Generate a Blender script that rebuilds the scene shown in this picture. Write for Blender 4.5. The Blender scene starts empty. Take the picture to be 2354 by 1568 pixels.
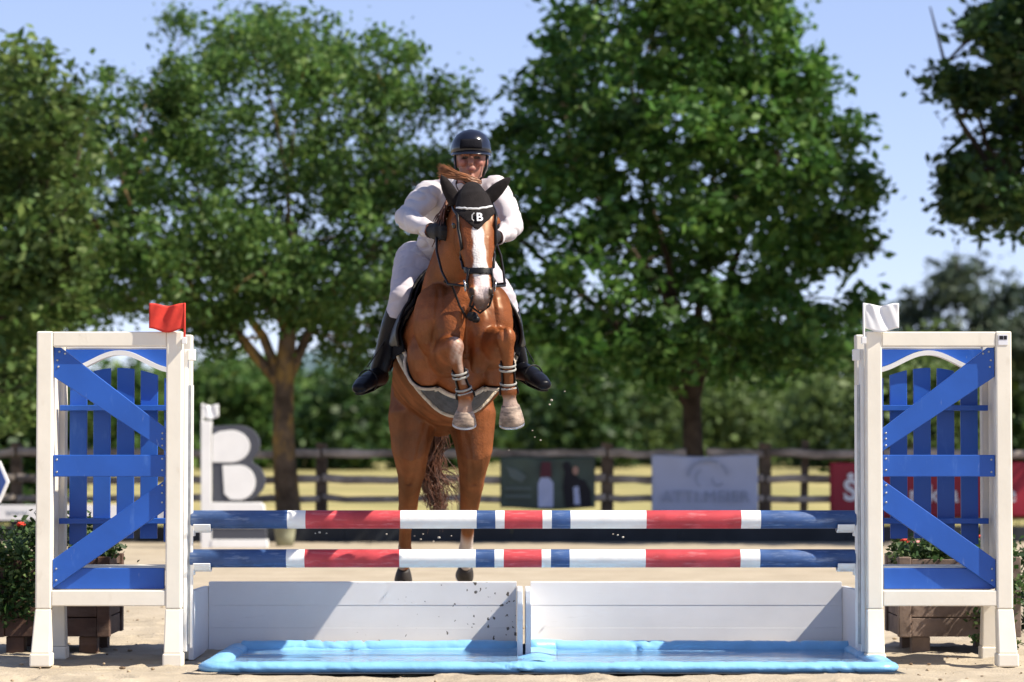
import bpy, bmesh, math, random
import numpy as np
from mathutils import Vector, Matrix, noise as mnoise

# ------------------------------------------------------------------ camera, sky, sun, exposure
S = bpy.context.scene
C = S.collection
FPX, CXP, CYP, HOR = 6540.0, 1177.0, 784.0, 1024.0     # focal length and centre in photo units (2354 wide)
CAM = Vector((0.0, -15.0, 1.15))
TILT = math.atan((HOR - CYP) / FPX)
cd = bpy.data.cameras.new('camera'); cam = bpy.data.objects.new('camera', cd); C.objects.link(cam)
cam.location = CAM; cam.rotation_euler = (math.pi / 2 + TILT, 0, 0)
cd.sensor_width = 36.0; cd.lens = 36.0 * FPX / 2354.0
cd.clip_start = 0.5; cd.clip_end = 8000.0
cd.dof.use_dof = True; cd.dof.focus_distance = 15.0; cd.dof.aperture_fstop = 2.3
S.camera = cam

SUN = Vector((4.1, -1.25, 4.75)).normalized()
SUN_EL = math.asin(SUN.z); SUN_AZ = math.atan2(SUN.x, SUN.y)
W = bpy.data.worlds.new('World'); S.world = W; W.use_nodes = True
wn = W.node_tree; bg = wn.nodes['Background']
sky = wn.nodes.new('ShaderNodeTexSky'); sky.sky_type = 'NISHITA'; sky.sun_disc = False
sky.sun_elevation = SUN_EL; sky.sun_rotation = SUN_AZ
sky.air_density = 0.65; sky.dust_density = 0.0; sky.ozone_density = 4.0
tint = wn.nodes.new('ShaderNodeMix'); tint.data_type = 'RGBA'; tint.blend_type = 'MULTIPLY'; tint.inputs['Factor'].default_value = 1.0
tint.inputs['B'].default_value = (1.38, 1.27, 1.42, 1)      # a slightly lavender summer sky
gam = wn.nodes.new('ShaderNodeGamma'); gam.inputs['Gamma'].default_value = 0.65; wn.links.new(sky.outputs[0], gam.inputs[0]); wn.links.new(gam.outputs[0], tint.inputs['A']); wn.links.new(tint.outputs['Result'], bg.inputs[0]); bg.inputs[1].default_value = 0.138
sl = bpy.data.lights.new('sun', 'SUN'); so = bpy.data.objects.new('sun', sl); C.objects.link(so)
sl.energy = 5.0; sl.angle = math.radians(0.53); sl.color = (1.0, 0.92, 0.79)
so.rotation_euler = (-SUN).to_track_quat('-Z', 'Y').to_euler()
S.view_settings.view_transform = 'Standard'; S.view_settings.look = 'None'
S.view_settings.gamma = 1.0; S.view_settings.use_curve_mapping = False
S.view_settings.exposure = 0.80
S.render.engine = 'CYCLES'
S.cycles.use_denoising = True
S.cycles.max_bounces = 8; S.cycles.transparent_max_bounces = 8

rnd = random.Random(7)

def P(px, py, y):
    """a point of the place seen at photo position (px, py) and standing at world depth y"""
    cy, sy = math.cos(TILT), math.sin(TILT)
    r = Vector(((px - CXP), FPX * cy - (CYP - py) * sy, FPX * sy + (CYP - py) * cy))
    return CAM + r * ((y - CAM.y) / r.y)

# ------------------------------------------------------------------ materials
def mat(name, col, rough=0.6, spec=0.4, var=0.12, scale=6.0, bump=0.0, bscale=60.0, col2=None, metal=0.0,
        lo=0.35, hi=0.65, sheen=0.0, coat=0.0):
    m = bpy.data.materials.new(name); m.use_nodes = True
    nt = m.node_tree; N = nt.nodes; L = nt.links
    b = N['Principled BSDF']
    b.inputs['Roughness'].default_value = rough; b.inputs['Specular IOR Level'].default_value = spec
    b.inputs['Metallic'].default_value = metal; b.inputs['Sheen Weight'].default_value = sheen
    b.inputs['Coat Weight'].default_value = coat
    tc = N.new('ShaderNodeTexCoord')
    n = N.new('ShaderNodeTexNoise'); n.inputs['Scale'].default_value = scale; n.inputs['Detail'].default_value = 6
    L.new(tc.outputs['Object'], n.inputs['Vector'])
    r = N.new('ShaderNodeValToRGB'); L.new(n.outputs['Fac'], r.inputs['Fac'])
    c2 = col2 if col2 else tuple(c * (1 - var) for c in col)
    c1 = col if col2 else tuple(min(1, c * (1 + var * 0.5)) for c in col)
    r.color_ramp.elements[0].position = lo; r.color_ramp.elements[1].position = hi
    r.color_ramp.elements[0].color = (*c2, 1); r.color_ramp.elements[1].color = (*c1, 1)
    L.new(r.outputs['Color'], b.inputs['Base Color'])
    if bump:
        n2 = N.new('ShaderNodeTexNoise'); n2.inputs['Scale'].default_value = bscale; n2.inputs['Detail'].default_value = 4
        L.new(tc.outputs['Object'], n2.inputs['Vector'])
        bp = N.new('ShaderNodeBump'); bp.inputs['Strength'].default_value = bump; bp.inputs['Distance'].default_value = 0.01
        L.new(n2.outputs['Fac'], bp.inputs['Height']); L.new(bp.outputs['Normal'], b.inputs['Normal'])
    m['base'] = r.name
    return m

def add_dirt(m, col, scale, lo, hi, stretch=(1, 1, 1), amount=1.0):
    """irregular marks of a second colour over a material made by mat()"""
    nt = m.node_tree; N = nt.nodes; L = nt.links; b = N['Principled BSDF']
    old = b.inputs['Base Color'].links[0].from_socket
    tc = N.new('ShaderNodeTexCoord'); mp = N.new('ShaderNodeMapping'); mp.inputs['Scale'].default_value = stretch
    L.new(tc.outputs['Object'], mp.inputs['Vector'])
    n = N.new('ShaderNodeTexNoise'); n.inputs['Scale'].default_value = scale; n.inputs['Detail'].default_value = 8
    n.inputs['Roughness'].default_value = 0.65
    L.new(mp.outputs['Vector'], n.inputs['Vector'])
    mr = N.new('ShaderNodeMapRange'); mr.inputs['From Min'].default_value = lo; mr.inputs['From Max'].default_value = hi
    mr.inputs['To Max'].default_value = amount
    L.new(n.outputs['Fac'], mr.inputs['Value'])
    mx = N.new('ShaderNodeMix'); mx.data_type = 'RGBA'
    L.new(mr.outputs['Result'], mx.inputs['Factor']); L.new(old, mx.inputs['A']); mx.inputs['B'].default_value = (*col, 1)
    L.new(mx.outputs['Result'], b.inputs['Base Color'])
    return m

def attr_mat(name, attr, rough, spec, sheen=0.0, bump=0.0, bscale=200, var=0.25, vscale=8, coat=0.0):
    m = mat(name, (1, 1, 1), rough, spec, var, vscale, bump, bscale, sheen=sheen, coat=coat)
    nt = m.node_tree; N = nt.nodes; L = nt.links; b = N['Principled BSDF']
    a = N.new('ShaderNodeAttribute'); a.attribute_name = attr
    mx = N.new('ShaderNodeMix'); mx.data_type = 'RGBA'; mx.blend_type = 'MULTIPLY'; mx.inputs['Factor'].default_value = 1
    L.new(a.outputs['Color'], mx.inputs['A']); L.new(N[m['base']].outputs['Color'], mx.inputs['B'])
    L.new(mx.outputs['Result'], b.inputs['Base Color'])
    return m

def leaf_mat(name, c1, c2, c3, trans=0.35):
    m = bpy.data.materials.new(name); m.use_nodes = True
    nt = m.node_tree; N = nt.nodes; L = nt.links
    b = N['Principled BSDF']; b.inputs['Roughness'].default_value = 0.55; b.inputs['Specular IOR Level'].default_value = 0.3
    g = N.new('ShaderNodeNewGeometry'); r = N.new('ShaderNodeValToRGB')
    L.new(g.outputs['Random Per Island'], r.inputs['Fac'])
    e = r.color_ramp.elements; e[0].color = (*c1, 1); e[1].color = (*c3, 1); k = e.new(0.55); k.color = (*c2, 1)
    tc = N.new('ShaderNodeTexCoord'); n = N.new('ShaderNodeTexNoise'); n.inputs['Scale'].default_value = 0.9
    L.new(tc.outputs['Object'], n.inputs['Vector'])
    mr = N.new('ShaderNodeMapRange'); mr.inputs['To Min'].default_value = 0.6; mr.inputs['To Max'].default_value = 1.4
    mr.inputs['From Min'].default_value = 0.3; mr.inputs['From Max'].default_value = 0.7
    L.new(n.outputs['Fac'], mr.inputs['Value'])
    mx = N.new('ShaderNodeMix'); mx.data_type = 'RGBA'; mx.blend_type = 'MULTIPLY'; mx.inputs['Factor'].default_value = 1
    L.new(r.outputs['Color'], mx.inputs['A']); L.new(mr.outputs['Result'], mx.inputs['B'])
    L.new(mx.outputs['Result'], b.inputs['Base Color'])
    t = N.new('ShaderNodeBsdfTranslucent'); L.new(mx.outputs['Result'], t.inputs['Color'])
    ms = N.new('ShaderNodeMixShader'); ms.inputs['Fac'].default_value = trans
    L.new(b.outputs[0], ms.inputs[1]); L.new(t.outputs[0], ms.inputs[2])
    L.new(ms.outputs[0], N['Material Output'].inputs['Surface'])
    return m

M = {}
M['cream'] = add_dirt(mat('cream_plastic', (0.82, 0.76, 0.64), 0.45, 0.4, 0.05, 5, 0.05, 30), (0.45, 0.36, 0.24), 7, 0.58, 0.82, (1, 1, 0.5), 0.6)
add_dirt(M['cream'], (0.22, 0.18, 0.13), 38, 0.70, 0.76, (1, 1, 0.6), 0.7)
M['white'] = mat('white_paint', (0.80, 0.79, 0.77), 0.45, 0.4, 0.06, 4)
M['blue'] = add_dirt(mat('blue_paint', (0.018, 0.095, 0.42), 0.4, 0.4, 0.12, 3, 0.06, 25), (0.10, 0.22, 0.55), 14, 0.6, 0.8, (1, 1, 0.25), 0.5)
add_dirt(M['blue'], (0.26, 0.33, 0.52), 55, 0.66, 0.74, (1, 1, 0.15), 0.6)
M['red_flag'] = mat('red_flag_cloth', (0.62, 0.05, 0.035), 0.7, 0.2, 0.2, 12, 0.1, 60)
M['white_flag'] = mat('white_flag_cloth', (0.82, 0.82, 0.82), 0.7, 0.2, 0.05, 12)
M['zinc'] = mat('zinc_metal', (0.42, 0.44, 0.46), 0.4, 0.5, 0.2, 20, metal=0.7)
M['board'] = add_dirt(mat('white_board', (0.72, 0.71, 0.71), 0.4, 0.45, 0.06, 3, 0.05, 20), (0.45, 0.43, 0.40), 9, 0.6, 0.8, (0.25, 1, 2.5), 0.45)
M['tray'] = add_dirt(mat('blue_tarpaulin', (0.21, 0.47, 0.73), 0.38, 0.4, 0.12, 6, 0.5, 22), (0.55, 0.55, 0.55), 8, 0.66, 0.8, (1, 1, 1), 0.7)
M['pole_blue'] = add_dirt(mat('worn_blue_paint', (0.042, 0.092, 0.235), 0.5, 0.35, 0.2, 10, 0.12, 40), (0.34, 0.42, 0.56), 48, 0.54, 0.74, (0.14, 1, 1), 0.6)
M['pole_red'] = add_dirt(mat('worn_red_paint', (0.50, 0.055, 0.065), 0.5, 0.35, 0.2, 10, 0.12, 40), (0.75, 0.34, 0.34), 48, 0.54, 0.76, (0.14, 1, 1), 0.55)
M['pole_white'] = add_dirt(mat('worn_white_paint', (0.78, 0.77, 0.74), 0.5, 0.35, 0.06, 10, 0.12, 40), (0.5, 0.47, 0.42), 22, 0.62, 0.85, (0.3, 1, 1), 0.5)
M['fence'] = add_dirt(mat('weathered_fence_wood', (0.115, 0.082, 0.058), 0.8, 0.2, 0.5, 5, 0.4, 30), (0.24, 0.19, 0.13), 4, 0.5, 0.75, (0.3, 1, 1), 0.7)
M['rail'] = add_dirt(mat('grey_rail_wood', (0.40, 0.34, 0.29), 0.8, 0.2, 0.4, 4, 0.4, 30), (0.05, 0.035, 0.025), 5, 0.5, 0.7, (0.3, 1, 1), 0.8)
M['kick'] = mat('black_rubber_board', (0.022, 0.025, 0.03), 0.7, 0.3, 0.3, 3, 0.2, 20)
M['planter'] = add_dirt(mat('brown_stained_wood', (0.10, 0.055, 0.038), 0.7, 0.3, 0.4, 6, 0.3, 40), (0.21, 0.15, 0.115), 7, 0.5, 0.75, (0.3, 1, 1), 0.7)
M['planter_pale'] = add_dirt(mat('sunlit_grey_wood', (0.21, 0.155, 0.125), 0.8, 0.2, 0.4, 6, 0.3, 40), (0.09, 0.06, 0.045), 7, 0.5, 0.75, (0.3, 1, 1), 0.7)  # paler copy of the planter wood, with sunlight put into its colour
M['soil'] = mat('potting_soil', (0.05, 0.035, 0.025), 0.9, 0.1, 0.5, 30, 0.6, 60)
M['flower'] = mat('red_petals', (0.62, 0.05, 0.03), 0.6, 0.2, 0.3, 9)
M['pink'] = mat('pink_petals', (0.72, 0.30, 0.30), 0.6, 0.2, 0.3, 9)
M['grey_sign'] = mat('grey_sign_paint', (0.062, 0.066, 0.082), 0.5, 0.4, 0.08, 3)
M['pot'] = mat('olive_pot', (0.30, 0.30, 0.20), 0.6, 0.3, 0.2, 4)
M['banner_g'] = mat('green_banner', (0.055, 0.085, 0.065), 0.5, 0.4, 0.35, 2.5)
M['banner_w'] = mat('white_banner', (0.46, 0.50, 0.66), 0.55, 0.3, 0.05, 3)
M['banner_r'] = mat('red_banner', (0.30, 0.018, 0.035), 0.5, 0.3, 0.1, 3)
M['print_grey'] = mat('grey_print', (0.24, 0.27, 0.33), 0.6, 0.2, 0.1, 5)
M['print_white'] = mat('white_print', (0.75, 0.75, 0.78), 0.6, 0.2, 0.05, 5)
M['print_pale'] = mat('pale_blue_print', (0.45, 0.50, 0.70), 0.6, 0.2, 0.05, 5)
M['print_mid'] = mat('blue_grey_print', (0.30, 0.34, 0.46), 0.6, 0.2, 0.1, 5)
M['print_faint'] = mat('faint_print', (0.12, 0.15, 0.14), 0.6, 0.2, 0.1, 5)
M['print_dark'] = mat('dark_print', (0.018, 0.017, 0.022), 0.6, 0.2, 0.1, 5)
M['print_skin'] = mat('warm_print', (0.40, 0.24, 0.18), 0.6, 0.2, 0.1, 5)
M['print_wine'] = mat('wine_print', (0.10, 0.03, 0.04), 0.6, 0.2, 0.1, 5)
M['sign_blue'] = mat('navy_sign_paint', (0.03, 0.07, 0.25), 0.45, 0.4, 0.1, 3)
M['bark_l'] = add_dirt(mat('lichen_bark', (0.11, 0.080, 0.055), 0.9, 0.1, 0.5, 5, 0.8, 18), (0.36, 0.22, 0.06), 3.4, 0.48, 0.64, (1, 1, 0.5), 0.9)
M['bark_r'] = mat('dark_bark', (0.06, 0.045, 0.032), 0.9, 0.1, 0.5, 5, 0.8, 18)
M['leaf_l'] = leaf_mat('ash_leaves', (0.050, 0.112, 0.026), (0.082, 0.162, 0.036), (0.14, 0.21, 0.050), 0.42)
M['leaf_r'] = leaf_mat('maple_leaves', (0.034, 0.095, 0.016), (0.060, 0.145, 0.024), (0.12, 0.21, 0.042), 0.36)
M['leaf_y'] = leaf_mat('yellow_green_leaves', (0.050, 0.100, 0.022), (0.080, 0.140, 0.030), (0.14, 0.19, 0.050))
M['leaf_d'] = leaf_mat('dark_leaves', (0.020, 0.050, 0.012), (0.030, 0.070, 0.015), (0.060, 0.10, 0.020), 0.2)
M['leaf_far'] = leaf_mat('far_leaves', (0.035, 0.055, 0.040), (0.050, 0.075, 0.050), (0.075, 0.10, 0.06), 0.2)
M['leaf_bush'] = leaf_mat('bush_leaves', (0.075, 0.12, 0.035), (0.11, 0.17, 0.05), (0.16, 0.22, 0.075))
M['leaf_pl'] = leaf_mat('planter_leaves', (0.014, 0.036, 0.010), (0.034, 0.075, 0.016), (0.10, 0.14, 0.045), 0.2)

# sand and field
def sand_mat():
    m = mat('arena_sand', (0.43, 0.365, 0.275), 0.95, 0.1, 0.25, 2.2, 0.6, 70, col2=(0.33, 0.275, 0.20), lo=0.3, hi=0.7)
    add_dirt(m, (0.17, 0.12, 0.075), 30, 0.66, 0.75, (1, 1, 1), 0.75)
    add_dirt(m, (0.62, 0.53, 0.38), 9, 0.55, 0.75, (0.6, 1, 1), 0.6)
    return m
M['sand'] = sand_mat()
M['field'] = add_dirt(mat('dry_field_grass', (0.36, 0.30, 0.13), 0.95, 0.1, 0.3, 0.35, 0.5, 12), (0.13, 0.17, 0.045), 0.25, 0.45, 0.7, (0.3, 1, 1), 0.8)
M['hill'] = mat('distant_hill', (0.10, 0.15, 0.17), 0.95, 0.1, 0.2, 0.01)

def water_mat():
    m = bpy.data.materials.new('water'); m.use_nodes = True
    nt = m.node_tree; N = nt.nodes; L = nt.links
    b = N['Principled BSDF']; b.inputs['Base Color'].default_value = (0.75, 0.85, 0.92, 1)
    b.inputs['Roughness'].default_value = 0.03; b.inputs['IOR'].default_value = 1.33
    b.inputs['Transmission Weight'].default_value = 0.85
    tc = N.new('ShaderNodeTexCoord'); mp = N.new('ShaderNodeMapping'); mp.inputs['Scale'].default_value = (2, 9, 1)
    n = N.new('ShaderNodeTexNoise'); n.inputs['Scale'].default_value = 2.2; n.inputs['Detail'].default_value = 2
    L.new(tc.outputs['Object'], mp.inputs['Vector']); L.new(mp.outputs['Vector'], n.inputs['Vector'])
    bp = N.new('ShaderNodeBump'); bp.inputs['Strength'].default_value = 0.25; bp.inputs['Distance'].default_value = 0.02
    L.new(n.outputs['Fac'], bp.inputs['Height']); L.new(bp.outputs['Normal'], b.inputs['Normal'])
    return m
M['water'] = water_mat()

# horse and rider
M['coat'] = attr_mat('chestnut_coat', 'tone', 0.65, 0.0, 0.0, 0.55, 95, 0.45, 7)
def fur_gloss(m, fac, rough, tint):   # hair shines softly and without a hard edge glare
    nt = m.node_tree; N = nt.nodes; L = nt.links; g = N.new('ShaderNodeBsdfGlossy'); g.inputs['Roughness'].default_value = rough; g.inputs['Color'].default_value = (*tint, 1)
    ms = N.new('ShaderNodeMixShader'); ms.inputs['Fac'].default_value = fac; L.new(N['Principled BSDF'].outputs[0], ms.inputs[1]); L.new(g.outputs[0], ms.inputs[2]); L.new(ms.outputs[0], N['Material Output'].inputs['Surface'])
fur_gloss(M['coat'], 0.035, 0.40, (1.0, 0.82, 0.62))
M['hair'] = mat('chestnut_hair', (0.13, 0.05, 0.025), 0.45, 0.5, 0.5, 14)
M['mane'] = mat('copper_mane', (0.30, 0.11, 0.035), 0.45, 0.5, 0.4, 14)
M['bonnet'] = mat('dark_knit', (0.016, 0.013, 0.013), 0.85, 0.1, 0.25, 30, 0.4, 220, sheen=0.03)
M['piping'] = mat('silver_cord', (0.62, 0.62, 0.62), 0.4, 0.5, 0.1, 40)
M['leather'] = mat('black_leather', (0.010, 0.009, 0.010), 0.42, 0.2, 0.3, 14, 0.1, 90)
M['pad'] = mat('black_saddle_cloth', (0.011, 0.011, 0.014), 0.9, 0.05, 0.3, 20, 0.3, 120)
M['guard'] = mat('grey_girth_guard', (0.055, 0.055, 0.06), 0.6, 0.3, 0.3, 30, 0.3, 120)
M['fleece'] = mat('cream_fleece', (0.56, 0.48, 0.38), 0.95, 0.1, 0.25, 40, 0.8, 160)
M['strap'] = mat('grey_elastic', (0.33, 0.32, 0.29), 0.7, 0.3, 0.2, 30)
M['steel'] = mat('steel', (0.45, 0.45, 0.46), 0.3, 0.5, 0.15, 30, metal=0.9)
M['hoof'] = add_dirt(mat('hoof_horn', (0.42, 0.32, 0.25), 0.6, 0.2, 0.35, 16, 0.3, 60), (0.10, 0.08, 0.068), 24, 0.44, 0.62, (.5, .5, 1.8), 0.85)
M['hoof_dark'] = mat('dark_hoof_horn', (0.035, 0.03, 0.028), 0.6, 0.3, 0.3, 16, 0.2, 60)
M['eye'] = mat('dark_eye', (0.008, 0.005, 0.004), 0.08, 0.6, 0.1, 20)
M['skin'] = attr_mat('skin', 'tone', 0.5, 0.4, 0.0, 0.05, 120, 0.12, 20)
M['shirt'] = mat('white_riding_shirt', (0.50, 0.465, 0.48), 0.75, 0.2, 0.06, 6, 0.35, 26)
M['breeches'] = mat('pale_breeches', (0.44, 0.40, 0.43), 0.8, 0.2, 0.08, 6, 0.3, 24)
M['boot'] = mat('polished_black_boot', (0.007, 0.007, 0.010), 0.30, 0.12, 0.3, 10, 0.1, 40)
M['helmet'] = mat('glossy_navy_helmet', (0.008, 0.010, 0.020), 0.22, 0.4, 0.2, 10, coat=0.25)
M['glove'] = mat('black_glove', (0.012, 0.011, 0.012), 0.6, 0.3, 0.3, 30, 0.3, 90)

# ------------------------------------------------------------------ mesh helpers
class MB:
    def __init__(s): s.v = []; s.f = []; s.m = []
    def add(s, vs, fs, mi=0):
        o = len(s.v); s.v += [tuple(v) for v in vs]; s.f += [tuple(i + o for i in f) for f in fs]; s.m += [mi] * len(fs); return s
    def box(s, x0, x1, y0, y1, z0, z1, mi=0):
        vs = [(x, y, z) for z in (z0, z1) for y in (y0, y1) for x in (x0, x1)]
        return s.add(vs, [(0, 2, 3, 1), (4, 5, 7, 6), (0, 1, 5, 4), (2, 6, 7, 3), (0, 4, 6, 2), (1, 3, 7, 5)], mi)
    def prism(s, poly, y0, y1, mi=0):
        """polygon in x,z pushed through y"""
        n = len(poly)
        vs = [(x, y0, z) for x, z in poly] + [(x, y1, z) for x, z in poly]
        fs = [tuple(range(n)), tuple(range(2 * n - 1, n - 1, -1))] + [(i, i + n, (i + 1) % n + n, (i + 1) % n) for i in range(n)]
        return s.add(vs, fs, mi)
    def loft(s, sec, n=20, hint=(1, 0, 0), cap=0.6, closed=False, mi=0, keel=0.0, crest=0.0):
        """rings along a path; a section is x,y,z,ru,rv[,rv_back]"""
        c = [Vector(q[:3]) for q in sec]; N = len(c); h0 = Vector(hint); rings = []
        fr = []
        for i in range(N):
            if closed: t = c[(i + 1) % N] - c[i - 1]
            else: t = c[min(i + 1, N - 1)] - c[max(i - 1, 0)]
            t.normalize(); u = h0 - t * h0.dot(t)
            if u.length < 1e-3: u = Vector((0, 1, 0)) - t * t.y
            u.normalize(); fr.append((t, u, t.cross(u)))
        def ring(ci, f, ru, rv, rb):
            o = []
            for k in range(n):
                a = 2 * math.pi * k / n; sn = math.sin(a)
                o.append(ci + f[1] * (ru * math.cos(a) * (1 - keel * max(0, -sn) - crest * max(0, sn) ** 1.5)) + f[2] * ((rv if sn > 0 else rb) * sn))
            return o
        allr = []
        g = lambda q: (q[3], q[4] if len(q) > 4 else q[3], q[5] if len(q) > 5 else (q[4] if len(q) > 4 else q[3]))
        if not closed and cap:
            ru, rv, rb = g(sec[0]); k = min(ru, rv) * cap
            for a in (0.25, 0.6, 0.88): allr.append(ring(c[0] - fr[0][0] * k * math.sqrt(1 - a * a), fr[0], ru * a, rv * a, rb * a))
        for i in range(N): allr.append(ring(c[i], fr[i], *g(sec[i])))
        if not closed and cap:
            ru, rv, rb = g(sec[-1]); k = min(ru, rv) * cap
            for a in (0.88, 0.6, 0.25): allr.append(ring(c[-1] + fr[-1][0] * k * math.sqrt(1 - a * a), fr[-1], ru * a, rv * a, rb * a))
        vs = [p for r in allr for p in r]; R = len(allr); fs = []
        for i in range(R if closed else R - 1):
            for k in range(n):
                a, b = i * n + k, i * n + (k + 1) % n; j = (i + 1) % R
                fs.append((a, b, j * n + (k + 1) % n, j * n + k))
        if not closed: fs += [tuple(range(n - 1, -1, -1)), tuple(range((R - 1) * n, R * n))]
        return s.add(vs, fs, mi)
    def tube(s, pts, r, n=8, closed=False, mi=0, cap=0.5):
        rr = r if isinstance(r, (list, tuple)) else [r] * len(pts)
        t = Vector(pts[-1]) - Vector(pts[0]); h = (1, 0, 0)
        if not closed and abs(t.normalized().x) > 0.85: h = (0, 1, 0)
        return s.loft([(*p, q, q) for p, q in zip(pts, rr)], n, h, cap, closed, mi)
    def ball(s, c, rx, ry=None, rz=None, n=14, mi=0):
        ry = ry or rx; rz = rz or rx; c = Vector(c); vs = []; fs = []; R = max(6, n // 2 + 1)
        for i in range(1, R):
            th = math.pi * i / R
            for k in range(n):
                a = 2 * math.pi * k / n
                vs.append((c.x + rx * math.sin(th) * math.cos(a), c.y + ry * math.sin(th) * math.sin(a), c.z + rz * math.cos(th)))
        for i in range(R - 2):
            for k in range(n): fs.append((i * n + k, (i + 1) * n + k, (i + 1) * n + (k + 1) % n, i * n + (k + 1) % n))
        fs += [tuple(range(n)), tuple(range((R - 1) * n - 1, (R - 2) * n - 1, -1))]
        return s.add(vs, fs, mi)
    def mesh(s, name):
        me = bpy.data.meshes.new(name); me.from_pydata(s.v, [], s.f); me.validate()
        bm = bmesh.new(); bm.from_mesh(me); bmesh.ops.recalc_face_normals(bm, faces=bm.faces); bm.to_mesh(me); bm.free()
        return me
    def build(s, name, m, parent=None, bevel=0.0, smooth=False):
        me = s.mesh(name)
        for k in (m if isinstance(m, (list, tuple)) else [m]): me.materials.append(k)
        if isinstance(m, (list, tuple)): me.polygons.foreach_set('material_index', s.m)
        return link(name, me, parent, bevel, smooth)

def link(name, me, parent=None, bevel=0.0, smooth=False):
    if smooth: me.polygons.foreach_set('use_smooth', [True] * len(me.polygons))
    o = bpy.data.objects.new(name, me); C.objects.link(o)
    if parent: o.parent = parent
    if bevel:
        b = o.modifiers.new('bevel', 'BEVEL'); b.width = bevel; b.segments = 2; b.limit_method = 'ANGLE'
    return o

def tag(o, label=None, cat=None, group=None, kind=None):
    if label: o['label'] = label
    if cat: o['category'] = cat
    if group: o['group'] = group
    if kind: o['kind'] = kind
    return o

def thing(name, label, cat, loc=(0, 0, 0), rz=0.0, group=None):
    o = bpy.data.objects.new(name, None); C.objects.link(o); o.location = loc; o.rotation_euler = (0, 0, rz)
    o.empty_display_size = 0.1
    return tag(o, label, cat, group)

def bake(mb, name, voxel, smooth=3):
    """melt overlapping shapes into one continuous surface"""
    me = mb.mesh(name + '_raw'); o = bpy.data.objects.new(name + '_raw', me); C.objects.link(o)
    r = o.modifiers.new('r', 'REMESH'); r.mode = 'VOXEL'; r.voxel_size = voxel
    s = o.modifiers.new('s', 'SMOOTH'); s.factor = 0.5; s.iterations = smooth
    dg = bpy.context.evaluated_depsgraph_get(); dg.update()
    out = bpy.data.meshes.new_from_object(o.evaluated_get(dg)); out.name = name
    bpy.data.objects.remove(o); bpy.data.meshes.remove(me)
    out.polygons.foreach_set('use_smooth', [True] * len(out.polygons))
    return out

def coords(me):
    a = np.empty(len(me.vertices) * 3); me.vertices.foreach_get('co', a); return a.reshape(-1, 3)
def normals(me):
    a = np.empty(len(me.vertices) * 3); me.vertices.foreach_get('normal', a); return a.reshape(-1, 3)

def paint(me, col):
    at = me.color_attributes.new('tone', 'FLOAT_COLOR', 'POINT')
    at.data.foreach_set('color', np.concatenate([col, np.ones((len(col), 1))], 1).astype(np.float32).ravel())

def peel(me, mask, off, name, m, parent, thick=0.004, relax=2):
    """cloth or leather lying on a body: the body's own surface under the mask, lifted off it"""
    co = coords(me); no = normals(me); co = co + no * (off if np.isscalar(off) else np.asarray(off)[:, None])
    L = np.empty(len(me.loops), dtype=np.int64); me.loops.foreach_get('vertex_index', L)
    st = np.empty(len(me.polygons), dtype=np.int64); me.polygons.foreach_get('loop_start', st)
    tot = np.empty(len(me.polygons), dtype=np.int64); me.polygons.foreach_get('loop_total', tot)
    q = st[tot == 4]; F = np.stack([L[q], L[q + 1], L[q + 2], L[q + 3]], 1)
    F = F[mask[F].all(1)]
    if not len(F): return None
    used, inv = np.unique(F, return_inverse=True); F = inv.reshape(-1, 4)
    n = bpy.data.meshes.new(name); n.from_pydata(co[used].tolist(), [], F.tolist())
    bm = bmesh.new(); bm.from_mesh(n)
    bv = [v for v in bm.verts if v.is_boundary]
    for _ in range(4):      # smooth the stair-stepped rim along itself
        new = {}
        for v in bv:
            nb = [e.other_vert(v) for e in v.link_edges if e.is_boundary]
            if len(nb) == 2: new[v] = v.co * 0.4 + (nb[0].co + nb[1].co) * 0.3
        for v, c in new.items(): v.co = c
    if relax:
        for _ in range(relax): bmesh.ops.smooth_vert(bm, verts=[v for v in bm.verts if not v.is_boundary], factor=0.5, use_axis_x=True, use_axis_y=True, use_axis_z=True)
    bm.to_mesh(n); bm.free()
    n.materials.append(m)
    o = link(name, n, parent, 0, True)
    if thick:
        s = o.modifiers.new('thick', 'SOLIDIFY'); s.thickness = thick; s.offset = -1
    return o

# cheap value noise on numpy arrays
def vnoise(x, y, seed=0):
    rs = np.random.RandomState(seed); T = rs.rand(256, 256)
    xi = np.floor(x).astype(int); yi = np.floor(y).astype(int); fx = x - xi; fy = y - yi
    fx = fx * fx * (3 - 2 * fx); fy = fy * fy * (3 - 2 * fy)
    g = lambda a, b: T[a % 256, b % 256]
    return (g(xi, yi) * (1 - fx) + g(xi + 1, yi) * fx) * (1 - fy) + (g(xi, yi + 1) * (1 - fx) + g(xi + 1, yi + 1) * fx) * fy

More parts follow.
